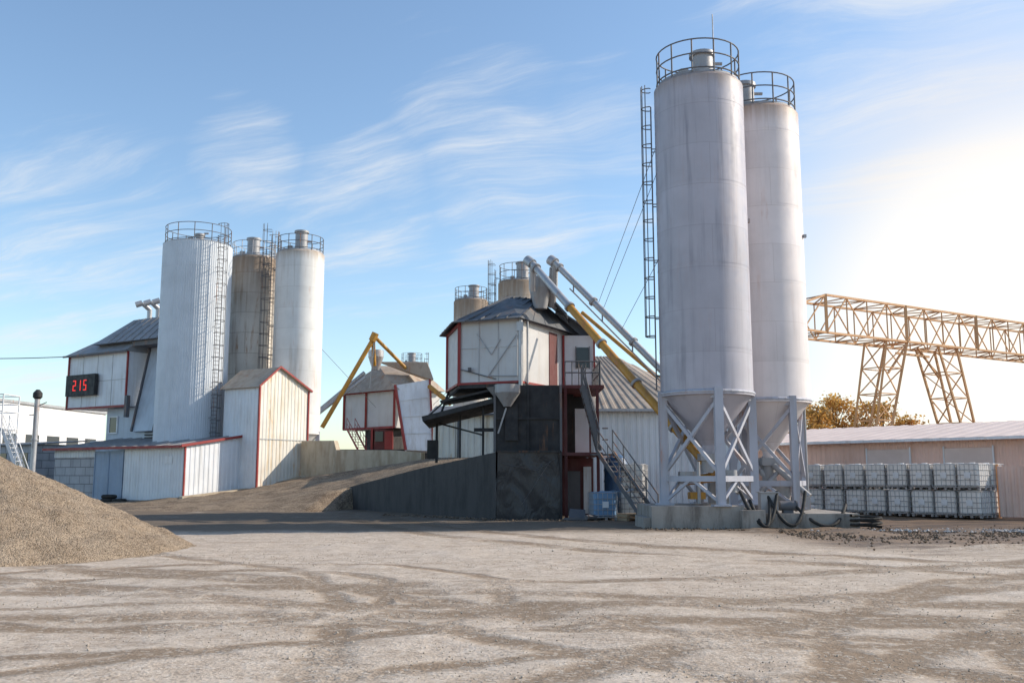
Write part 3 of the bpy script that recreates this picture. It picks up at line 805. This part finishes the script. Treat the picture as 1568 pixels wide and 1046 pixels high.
m.rib((-5.0,60.5,2),(1,59.5,2),(1,59.5,5.7),(-5.0,60.5,5.7),.4,.06); m.rib((-5,66,2),(-5,60.5,2),(-5,60.5,5.7),(-5,66,5.7),.4,.06)
m2 = g.part('roof', M_ROOFD); m2.slab((-5.3,60,5.65),(1.2,59,5.65),(1.2,66,6.6),(-5.3,66,6.6),.1)
m3 = g.part('plinth', M_CONCT); m3.box(-5.2,60.8,0,1.2,66,2.6)
for xx in (-3.4,-1.8): m2.beam((xx,60.1,2.4),(xx,60.1,5.6),.12)
g.done()

# ------------------------------------------------------------------ second batching tower (mid distance)
g = Group('batching_tower', (-11,87,0), world=True)
Q0, Q4, QB, Q2 = (-10.4,84), (-6.8,89), (-12,94), (-15.7,88.8)
m = g.part('cabin_walls', M_WHITE); m.prism([Q0,Q4,QB,Q2], 6.0, 9.4)
rt = g.part('red_trim', M_RED)
for t in (0,.45,1): rt.beam(on(Q2,Q0,t,6.0,.05), on(Q2,Q0,t,9.4,.05), .2)
for zz in (6.05,9.35): rt.beam(on(Q2,Q0,0,zz,.06), on(Q2,Q0,1,zz,.06), .12, .2)
r_ = g.part('roof', M_ROOFT)
pv = [V(q) for q in [(-16.6,88.6,9.3),(-10.2,83.0,9.3),(-6.2,88.6,9.6),(-11.6,94.8,9.3)]]
ra, rb = V((-12.4,87.5,11.9)), V((-8.8,88,11.9))
for f in ([pv[0],pv[1],rb,ra],[pv[1],pv[2],rb],[pv[2],pv[3],ra,rb],[pv[3],pv[0],ra]): r_.poly(f)
r_.slab((-12.2,86,12.1),(-7.6,84.6,11.9),(-7.0,84.2,10.3),(-7.4,86,10.3),.1)
pn = g.part('skip_housing', M_WHITEP)
pn.slab((-9.1,82.6,4.0),(-6.9,83.2,3.9),(-7.4,84.4,10.3),(-10.2,83.4,9.7),.8)
rt.beam((-9.2,82.4,4.0),(-10.3,83.2,9.7),.18); rt.beam((-6.85,83.1,3.9),(-7.35,84.3,10.3),.14)
for t in (.25,.5,.75):
    a = V((-9.1,82.55,4.0)).lerp(V((-10.2,83.35,9.7)),t); b_ = V((-6.9,83.1,3.9)).lerp(V((-7.4,84.3,10.3)),t); pn.beam(a, b_, .05)
dk = g.part('base', M_DARK); dk.prism([(-10.8,85),(-7.4,89),(-11.5,92),(-13.5,87.4)], 3, 5.9); dk.box(-15.5,84.5,3.9,-9.5,86,4.1)
rt.box(-12.6,84.8,4.1,-12.3,85,5.9); rt.box(-11.3,84.4,4.1,-10.6,84.6,5.7)
gl = g.part('windows', M_GLASS); gl.box(-12.2,84.7,4.8,-11.5,84.75,5.7)
cb = g.part('base_cabin', M_MAROON); cb.box(-12.4,84.8,4.1,-10.6,86.5,5.9)
co = g.part('concrete_base', M_CONCD); co.box(-16,85.5,0,-6,93,3.9)
st = g.part('stairs', M_RED); stairs(st, (-14.6,86,6), (-13.2,84,4), .8, 8)
ye = g.part('yellow_conveyor', M_YEL)
ye.tube((-16.4,82,5.9),(-12.1,82.5,13.9),.2,10); ye.tube((-12.1,82.5,13.9),(-9.6,85,11.4),.16,10); ye.tube((-12.3,83,13.8),(-12.3,84,11.5),.18,10)
ye.tube((-7.3,83.5,9.6),(-5.3,81,7.9),.22,8); ye.tube((-12.3,82.4,13.5),(-12.0,82.4,14.2),.32,10)
gt = g.part('grey_tubes', M_GALV)
gt.tube((-17,84,7.6),(-13.3,85,11.0),.17,8); gt.tube((-17,82,6.9),(-12.9,83,10.4),.14,8)
gt.cyl(-12.3,85,0,0,0,n=14,cap=True,prof=[(.3,11.2),(.7,12.4),(.7,13.0)])
gt.beam((-12.6,84,9.5),(-12.1,82.6,13.6),.12)
g.done()

# ------------------------------------------------------------------ left complex (axes rotated 58 degrees)
RL = rad(58)
g = Group('corrugated_shed', (-21.6,63,0), RL)
m = g.part('side_wall', M_CORR)
m.rib((0,0,.15),(5.5,0,.15),(5.5,0,4.55),(0,0,3.75),.38,.03)
m.rib((0,6.3,.15),(0,0,.15),(0,0,3.75),(0,6.3,3.75),.3,.03)
m.rib((0,14.5,3.1),(0,9.6,3.1),(0,9.6,3.75),(0,14.5,3.75),.3,.03)
bl = g.part('block_wall', M_BLOCK); bl.box(.05,9.65,0,.35,14.5,3.1)
fd = g.part('footing', M_CONC); fd.box(-.1,-.1,-.1,5.6,6.2,.14)
dd = g.part('double_door', M_BLUED)
dd.box(-.03,6.35,.05,.06,7.95,3.5); dd.box(-.03,8.0,.05,.06,9.55,3.5)
for yy in (6.35,7.9,8.0,9.5): dd.box(-.07,yy,.05,-.035,yy+.08,3.5)
for zz in (.1,1.7,3.35): dd.box(-.06,6.4,zz,-.034,9.5,zz+.1)
rf = g.part('roof', M_ROOFG); rf.slab((-.5,15.2,3.72),(-.5,-.2,3.72),(5.7,-.2,4.68),(5.7,15.2,4.68),.08)
for yy in [i*1.2 for i in range(13)]: rf.beam((-.5,yy,3.78),(5.7,yy,4.74),.05,.05)
rt = g.part('red_trim', M_RED)
rt.beam((-.53,-.2,3.7),(-.53,15.2,3.7),.06,.17); rt.beam((-.5,-.23,3.74),(5.7,-.23,4.7),.06,.17)
rt.beam((-.04,-.06,.1),(-.04,-.06,3.7),.1)
in_ = g.part('interior', M_DARK); in_.box(.4,.3,0,5.3,14.2,3.5)
ds = g.part('white_patches', M_WHITEP); ds.box(-.05,1.2,2.6,-.035,2.0,3.1)
g.done()

g = Group('gabled_shed', (-17.6,66,0), RL)
m = g.part('gable_wall', M_CORRST)
L = 4.7; zz0 = .6
def gab(t): return 8.0 + 1.4*(t/.36) if t < .36 else 8.0 + 1.4*(1-(t-.36)/.64)
n = 14
for i in range(n):
    t0, t1 = i/n, (i+1)/n
    m.rib((L*t0,0,zz0),(L*t1,0,zz0),(L*t1,0,gab(t1)),(L*t0,0,gab(t0)),.3,.025)
m.box(.05,.08,zz0,L-.05,.16,7.9)
s_ = g.part('side_wall', M_CORR); s_.rib((0,3.6,zz0),(0,0,zz0),(0,0,8.0),(0,3.6,8.0),.3,.03); s_.box(.1,.3,0,L,3.6,7.9)
rf = g.part('roof', M_ROOFT)
rf.slab((-.25,3.9,7.93),(-.25,-.2,7.93),(L*.36,-.2,9.48),(L*.36,3.9,9.48),.06)
rf.slab((L*.36,3.9,9.48),(L*.36,-.2,9.48),(L+.25,-.2,7.93),(L+.25,3.9,7.93),.06)
rt = g.part('red_trim', M_RED)
rt.beam((-.05,-.05,zz0),(-.05,-.05,7.95),.12); rt.beam((L+.05,-.05,zz0),(L+.05,-.05,7.95),.1)
rt.beam((-.25,-.22,7.95),(L*.36,-.22,9.5),.06,.13); rt.beam((L*.36,-.22,9.5),(L+.25,-.22,7.95),.06,.13)
rt.beam((L,-.08,4.0),(L+.9,-.08,3.8),.1,.2)
se = g.part('seam_flashing', M_GALV); se.box(.05,-.06,4.3,L-.05,-.045,4.36)
g.done()

g = Group('batching_tower', (-30.2,74,0), RL)
m = g.part('cabin_walls', M_WHITEP); m.box(0,0,7.2,6,7.6,11.5)
fr = g.part('panel_joints', M_GALV)
for yy in (1.9,3.8,5.7): fr.box(-.03,yy,7.3,-.002,yy+.05,11.4)
fr.box(-.03,.1,9.3,-.002,7.5,9.34)
rt = g.part('red_trim', M_RED)
for yy in (-.02,7.62): rt.beam((-.05,yy,7.1),(-.05,yy,11.5),.13)
rt.beam((-.06,0,7.2),(-.06,7.6,7.2),.08,.16)
lo = g.part('lower_walls', M_BLUEW); lo.box(.8,-3.5,0,6,3.4,7.15); lo.box(1.2,3.4,0,6,6,4.6)
gl = g.part('windows', M_GLASS); gl.box(.74,2.0,5.2,.79,2.9,6.4)
wf = g.part('window_frames', M_WHITEP)
for a in ((1.9,5.1,2.0,6.5),(2.9,5.1,3.0,6.5)): wf.box(.7,a[0],a[1],.78,a[2],a[3])
wf.box(.7,2.0,6.4,.78,2.9,6.5); wf.box(.7,2.0,5.1,.78,2.9,5.2)
lv = g.part('louvres', M_BLACK)
for i in range(7): lv.box(.66,-3.4,4.2+i*.22,.79,-1.6,4.3+i*.22)
hs = g.part('skip_housing', M_BLUEW)
hs.slab((.4,-.5,5.2),(.2,-3.3,5.2),(1.8,-3.3,12.4),(1.8,-.5,12.4),.5)
dk = g.part('dark_frame', M_RAIL)
dk.beam((.3,-.45,5.2),(1.75,-.45,12.4),.15); dk.beam((.1,-3.35,5.2),(1.7,-3.35,12.4),.15)
dk.beam((-.02,-.2,8),(-.02,-.2,6.3),.3)
rf = g.part('roof', M_ROOFG)
def hipbox(mb, x0, x1, y0, y1, z0, z1, ix, iy0, iy1):
    b4 = [V((x0,y0,z0)),V((x1,y0,z0)),V((x1,y1,z0)),V((x0,y1,z0))]
    xm0, xm1 = x0+ix, x1-ix
    t4 = [V((xm0,y0+iy0,z1)),V((xm1,y0+iy0,z1)),V((xm1,y1-iy1,z1)),V((xm0,y1-iy1,z1))]
    mb.add(b4+t4, [(0,3,2,1),(4,5,6,7),(0,1,5,4),(1,2,6,5),(2,3,7,6),(3,0,4,7)])
hipbox(rf, -.4,6.4,-.1,8.0,11.5,13.0,1.9,0,2.2)
hipbox(rf, -.1,6.4,-4.0,4.6,12.3,14.5,2.3,.2,2.0)
dk.beam((-.4,-.3,11.5),(-.4,8.0,11.5),.08,.14); dk.box(.2,-3.9,11.9,6,-.1,12.28)
for i in range(7): rf.beam((-.1+.02,-3.4+i*1.0,12.36),(2.2,-3.2+i*.85,14.52),.06,.06)
vt = g.part('roof_vents', M_GALV)
for yy in (.6,-.5,1.7):
    vt.tube((3,yy,14.2),(3,yy,15.4),.2,10); vt.tube((3,yy,15.4),(2.4,yy+.2,15.9),.2,10); vt.tube((2.4,yy+.2,15.9),(2.0,yy+.5,15.7),.24,10)
g.done()

g = Group('led_display', (-30.2,74,0), RL)
m = g.part('case', M_BLACK); m.box(-.45,3.5,8.2,-.12,7.3,9.9)
fr = g.part('brackets', M_STEEL); fr.box(-.12,4.2,8.4,-.001,4.4,9.7); fr.box(-.12,6.4,8.4,-.001,6.6,9.7)
d_ = g.part('digits', M_LED)
SEG = {'2':'abged','4':'fgbc','1':'bc','8':'abcdefg','5':'afgcd'}
def digit(ch, y0, z0, w_=.38, h_=.85):
    t = .08; hh_ = h_/2
    S = {'a':(0,h_-t,w_,h_),'g':(0,hh_-t/2,w_,hh_+t/2),'d':(0,0,w_,t),'f':(0,hh_,t,h_),'e':(0,0,t,hh_),'b':(w_-t,hh_,w_,h_),'c':(w_-t,0,w_,hh_)}
    for s_ in SEG[ch]:
        a = S[s_]; d_.box(-.475, y0-a[2], z0+a[1], -.452, y0-a[0], z0+a[3])
for ch, yy in zip('215', (6.3,5.65,4.9)): digit(ch, yy, 8.6)
g.done()

# far-left buildings
g = Group('white_building', (-58,96,0), world=True)
m = g.part('walls', M_FAR); m.prism([(-48.5,84),(-46.3,108),(-72,108),(-72,84)], 0, 8.7)
r_ = g.part('parapet', M_GALV); r_.prism([(-48.3,83.8),(-46.1,108.2),(-72.2,108.2),(-72.2,83.8)], 8.7, 8.95)
gl = g.part('windows', M_GLASS)
for i in range(6):
    y0 = 86+i*3.6; xx = -48.5+2.2*(y0-84)/24
    gl.prism([(xx+.02,y0),(xx+.24,y0+2.2),(xx+.18,y0+2.2),(xx-.04,y0)], 4.4, 5.8)
    gl.prism([(xx+.02,y0),(xx+.24,y0+2.2),(xx+.18,y0+2.2),(xx-.04,y0)], 1.2, 2.6)
g.done()
g = Group('block_outbuilding', (-38,76,0), RL)
m = g.part('walls', M_BLOCK); m.box(0,0,0,4,13,4.3)
r_ = g.part('roof', M_ROOFG); r_.slab((-.3,13.3,4.32),(-.3,-.3,4.32),(4.3,-.3,4.7),(4.3,13.3,4.7),.1)
gl = g.part('windows', M_GLASS)
for yy in (1,4,7,10): gl.box(-.04,yy,2.4,.02,yy+1.6,3.6)
g.done()
g = Group('vent_stack', (-30.1,60,0))
m = g.part('pipe', M_GALV); m.cyl(0,0,-.1,6.6,.16,n=14); m.cyl(0,0,4.0,4.08,.22,n=14)
c_ = g.part('cap', M_BLACK); c_.cyl(0,0,0,0,0,n=14,cap=True,prof=[(.17,6.6),(.28,6.72),(.28,6.98),(.1,7.2)])
l_ = g.part('brackets', M_RAIL); l_.tube((.17,0,6.2),(.6,0,6.4),.03); l_.tube((-.17,0,5.6),(-.45,0,5.6),.03); l_.tube((0,-.2,3.5),(0,-.2,6.2),.02)
g.done()
g = Group('access_stair', (-33.6,61.5,0), world=True)
m = g.part('frame', M_WHITEP)
for xx in (-34.6,-32.8):
    for yy in (61,63): m.tube((xx,yy,0),(xx,yy,7.0),.05,6)
for zz in (4.8,5.9,6.45,7.0):
    m.tube((-34.6,61,zz),(-32.8,61,zz),.04,6); m.tube((-34.6,63,zz),(-32.8,63,zz),.04,6); m.tube((-32.8,61,zz),(-32.8,63,zz),.04,6)
m.box(-34.6,61,4.72,-32.8,63,4.78); stairs(m, (-32.8,61.5,4.75),(-30.8,61.5,.1), .8, 16)
g.done()
g = Group('power_line', (-50,80,12), world=True)
m = g.part('cable', M_BLACK)
pts = [(-60+23.4*t, 74+5*t, 13.2-1.5*t-1.0*math.sin(math.pi*t)) for t in [i/16 for i in range(17)]]
m.path(pts, .035, 5); g.done()

g = Group('tyre', (-27.6,65.6,.12))
m = g.part('rubber', M_RUB)
def torus(mb, cx, cy, cz, R0, r, N1=22, N2=8):
    vs = []
    for i in range(N1):
        a = 2*math.pi*i/N1
        for j in range(N2):
            b2 = 2*math.pi*j/N2; q = R0+r*math.cos(b2)
            vs.append((cx+q*math.cos(a), cy+q*math.sin(a), cz+r*math.sin(b2)))
    mb.add(vs, [(i*N2+j, ((i+1) % N1)*N2+j, ((i+1) % N1)*N2+(j+1) % N2, i*N2+(j+1) % N2) for i in range(N1) for j in range(N2)], True)
torus(m, 0,0,0,.38,.14); torus(m,.05,.02,.26,.38,.14); torus(m,.9,-.3,0,.36,.13)
g.done()

# ------------------------------------------------------------------ IBC tanks
def make_ibc(body, loc, rot, name='ibc_tank'):
    g = Group(name, loc, rot)
    m = g.part('bottle', body)
    def rb(w_, d_, c_):
        return [(-w_+c_,-d_),(w_-c_,-d_),(w_,-d_+c_),(w_,d_-c_),(w_-c_,d_),(-w_+c_,d_),(-w_,d_-c_),(-w_,-d_+c_)]
    m.prism(rb(.47,.55,.08), .16, 1.08); m.prism(rb(.42,.5,.08), 1.08, 1.13); m.cyl(0,0,1.13,1.17,.12,n=12)
    c_ = g.part('cage', M_GALV)
    for zz in (.2,.42,.64,.86,1.1):
        c_.path([(-.5,-.58,zz),(.5,-.58,zz),(.5,.58,zz),(-.5,.58,zz)], .013, 4, True)
    for i in range(6):
        x_ = -.5+i*.2; c_.tube((x_,-.58,.12),(x_,-.58,1.1),.011,4); c_.tube((x_,.58,.12),(x_,.58,1.1),.011,4)
    for i in range(7):
        y_ = -.58+i*.193; c_.tube((-.5,y_,.12),(-.5,y_,1.1),.011,4); c_.tube((.5,y_,.12),(.5,y_,1.1),.011,4)
    p_ = g.part('pallet', M_STEEL); p_.box(-.5,-.58,.1,.5,.58,.14)
    for x_ in (-.45,0,.38):
        for y_ in (-.55,-.06,.45): p_.box(x_,y_,0,x_+.1,y_+.12,.1)
    l_ = g.part('label_plate', M_WHITEP); l_.box(-.12,-.6,.5,.14,-.596,.75)
    return g.done()
dI = V((.66,-.75,0)).normalized(); nI = V((.75,.66,0)); S0 = V((14.9,46.6,0)); rI = math.atan2(dI.y, dI.x)
base = None
for k in range(8):
    for row in range(2):
        for lvl in range(2):
            if lvl and row and k in (3,): continue
            q = S0 + dI*(k*1.06+random.uniform(-.04,.04)) + nI*(row*1.25+random.uniform(-.06,.06)) + V((0,0,.03+lvl*1.16))
            if base is None: base = make_ibc(M_IBC, q, rI)
            else: base.clone(q, rI+random.uniform(-.04,.04))
bb = make_ibc(M_IBCB, (3.75,39.8,0), .1)
bb.clone((4.35,41.3,0), .5)
base.clone((5.2,40.9,0), -.3); base.clone((5.25,40.95,1.16), -.25)
g = Group('plastic_tank', (4.75,43.6,0))
m = g.part('body', M_TANKB); m.cyl(0,0,0,0,0,n=28,cap=True,prof=[(.55,0),(.55,2.3),(.45,2.6),(.2,2.75)])
for zz in (.5,1.0,1.5,2.0): m.cyl(0,0,zz,zz+.08,.57,n=28)
g.done()
g = Group('pallet_stack', (5.0,39.0,0), .3)
m = g.part('boards', M_WOOD)
for k in range(2):
    z_ = k*.15
    for i in range(5): m.box(-.6,-.5+i*.22,z_+.1,.6,-.36+i*.22,z_+.125)
    for x_ in (-.6,-.05,.5): m.box(x_,-.5,z_,x_+.1,.5,z_+.098)
g.done()
g = Group('scrap_metal', (2.7,39.6,0))
m = g.part('plates', M_RAIL)
m.slab((-.4,-.3,0),(.3,-.2,0),(.35,.3,.4),(-.3,.3,.45),.03); m.beam((-.6,-.4,.05),(.5,-.5,.08),.1); m.tube((.3,-.6,.12),(.9,-.2,.12),.11,12)
g.done()

# ------------------------------------------------------------------ right warehouse, fence
dW = V((.65,-.76,0)).normalized(); W0 = V((17,56,0)) - dW*4
g = Group('warehouse', W0, math.atan2(dW.y, dW.x))
m = g.part('walls', M_WARE)
m.rib((0,0,0),(34,0,0),(34,0,3.75),(0,0,3.75),.3,.03); m.rib((0,16,0),(0,0,0),(0,0,3.75),(0,16,3.75),.3,.03)
r_ = g.part('roof', M_WAREROOF)
r_.rib((-.4,-.6,3.7),(34.4,-.6,3.7),(34.4,8,4.9),(-.4,8,4.9),.9,.03); r_.slab((-.4,16.5,3.7),(-.4,8,4.9),(34.4,8,4.9),(34.4,16.5,3.7),.02)
t_ = g.part('fascia', M_WHITEP); t_.beam((-.4,-.62,3.65),(34.4,-.62,3.65),.06,.14)
t_.poly([(0,0,3.7),(0,8,4.8),(0,16,3.7)])
dr = g.part('doors', M_WAREROOF)
for xx in (8.2,12.5):
    dr.box(xx,-.12,0,xx+2.4,-.06,3.2)
    t_.box(xx-.08,-.14,0,xx-.01,-.05,3.3); t_.box(xx+2.41,-.14,0,xx+2.48,-.05,3.3)
g.done()
g = Group('corrugated_fence', (20.9,41.2,0), math.atan2(-.5,.8))
m = g.part('sheets', M_WARE); m.rib((0,0,.05),(14,0,.05),(14,0,2.2),(0,0,2.2),.25,.035)
p_ = g.part('posts', M_GANTRY)
for i in range(6): p_.box(i*2.5-.05,.05,0,i*2.5+.05,.15,2.3)
p_.beam((0,.1,1.9),(14,.1,1.9),.06)
g.done()

# ------------------------------------------------------------------ gantry crane
def truss(mb, A, B, n, rc, rw):
    A = [V(a) for a in A]; B = [V(b_) for b_ in B]
    R_ = [[A[k].lerp(B[k], i/n) for k in range(4)] for i in range(n+1)]
    for k in range(4): mb.beam(A[k], B[k], rc)
    for i in range(n+1):
        for k in range(4): mb.beam(R_[i][k], R_[i][(k+1) % 4], rw)
    for i in range(n):
        for k in range(4):
            a, b_ = (k, (k+1) % 4) if i % 2 else ((k+1) % 4, k)
            mb.beam(R_[i][a], R_[i+1][b_], rw)
g = Group('gantry_crane', (30,72,0), world=True)
dg = V((.854,.52,0)); pg = V((-.52,.854,0)); S = V((22.6,67.2,0))
def sect(s_, zb, zt, w_=3.0):
    q = S+dg*s_; return [q+V((0,0,zb)), q+pg*w_+V((0,0,zb)), q+pg*w_+V((0,0,zt)), q+V((0,0,zt))]
m = g.part('girder', M_GANTRY)
truss(m, sect(0,11.95,14.7), sect(45,11.95,14.7), 20, .15, .075)
truss(m, sect(-2.4,12.0,13.9), sect(0,11.95,14.7), 1, .15, .075)
for s_ in (0,9,18): m.beam(S+dg*s_+V((0,-.02,11.9)), S+dg*s_+V((0,-.02,14.75)), .18)
lg_ = g.part('legs', M_GANTRY)
def legq(c_, w_, d_, z):
    c_ = V(c_); return [c_-dg*w_-pg*d_+V((0,0,z)), c_+dg*w_-pg*d_+V((0,0,z)), c_+dg*w_+pg*d_+V((0,0,z)), c_-dg*w_+pg*d_+V((0,0,z))]
truss(lg_, legq((28.8,72.3,0),1.2,1.0,11.9), legq((26.4,72.4,0),.6,1.0,0), 6, .15, .075)
truss(lg_, legq((34.2,75.7,0),1.2,1.0,11.9), legq((37.2,77,0),.6,1.0,0), 6, .15, .075)
lg_.beam((29.8,72.9,11.2),(33.4,75.3,11.2),.16); lg_.beam((28.9,72.4,9.6),(30.9,73.5,11.9),.13); lg_.beam((34.4,76,9.6),(32.2,74.6,11.9),.13)
g.done()

# ------------------------------------------------------------------ trees
M_LEAF, N, b = newmat('autumn_leaves')
c = N.coord()
lf = N.mix(N.mr(N.noise(c, .9, 4, .6), .35, .65), (.42,.26,.06), (.70,.36,.10))
lf = N.mix(N.mr(N.noise(c, 6, 2), .5, .6), lf, (.62,.42,.15))
N.setin(b.inputs['Base Color'], lf); b.inputs['Roughness'].default_value = .7
tl = N.new('ShaderNodeBsdfTranslucent'); N.setin(tl.inputs[0], lf)
ms = N.new('ShaderNodeMixShader'); ms.inputs[0].default_value = .5
N.setin(ms.inputs[1], b.outputs[0]); N.setin(ms.inputs[2], tl.outputs[0])
N.setin([n_ for n_ in M_LEAF.node_tree.nodes if n_.type == 'OUTPUT_MATERIAL'][0].inputs[0], ms.outputs[0])
M_BARK = paint('bark', (.12,.09,.07), dirt=.3, rust=0, rough=.9)
def tree(x, y, h, rw, seed):
    rnd = random.Random(seed)
    g = Group('autumn_tree', (x,y,0))
    t = g.part('trunk', M_BARK); t.tube((0,0,-.1),(.1,0,h*.45),.22,8,.13); t.tube((.1,0,h*.45),(0,.1,h*.8),.13,7,.05)
    lv = g.part('leaves', M_LEAF)
    for i in range(17):
        a = rnd.random()*6.28; z = h*rnd.uniform(.38,.93); rr = rw*rnd.uniform(.2,1)*(1-.5*abs(z/h-.62)/.4)
        c_ = V((rr*math.cos(a), rr*math.sin(a), z)); t.tube((.05,0,h*.4+(z-h*.4)*.4), c_, .06, 5, .02)
        cr = rnd.uniform(.6,1.2)
        for k in range(170):
            q = V((rnd.gauss(0,1), rnd.gauss(0,1), rnd.gauss(0,.8)))*cr*.5 + c_
            s_ = rnd.uniform(.08,.17)
            u = V((rnd.uniform(-1,1), rnd.uniform(-1,1), rnd.uniform(-1,1))).normalized()*s_
            v_ = u.cross(V((rnd.uniform(-1,1), rnd.uniform(-1,1), rnd.uniform(-1,1)))).normalized()*s_*.7
            lv.add([q-u, q+v_, q+u, q-v_], [(0,1,2,3)])
    g.done()
for (a, b_, h, r_, s_) in ((25.2,80,7.9,2.2,1),(27.8,82,8.8,2.6,2),(30.2,81,8.3,2.4,3),(32.4,83,8.6,2.5,4),(22.5,80,7.2,2.2,6),(34.4,84,7.2,2.0,8)):
    tree(a, b_, h, r_, s_)
print('done')
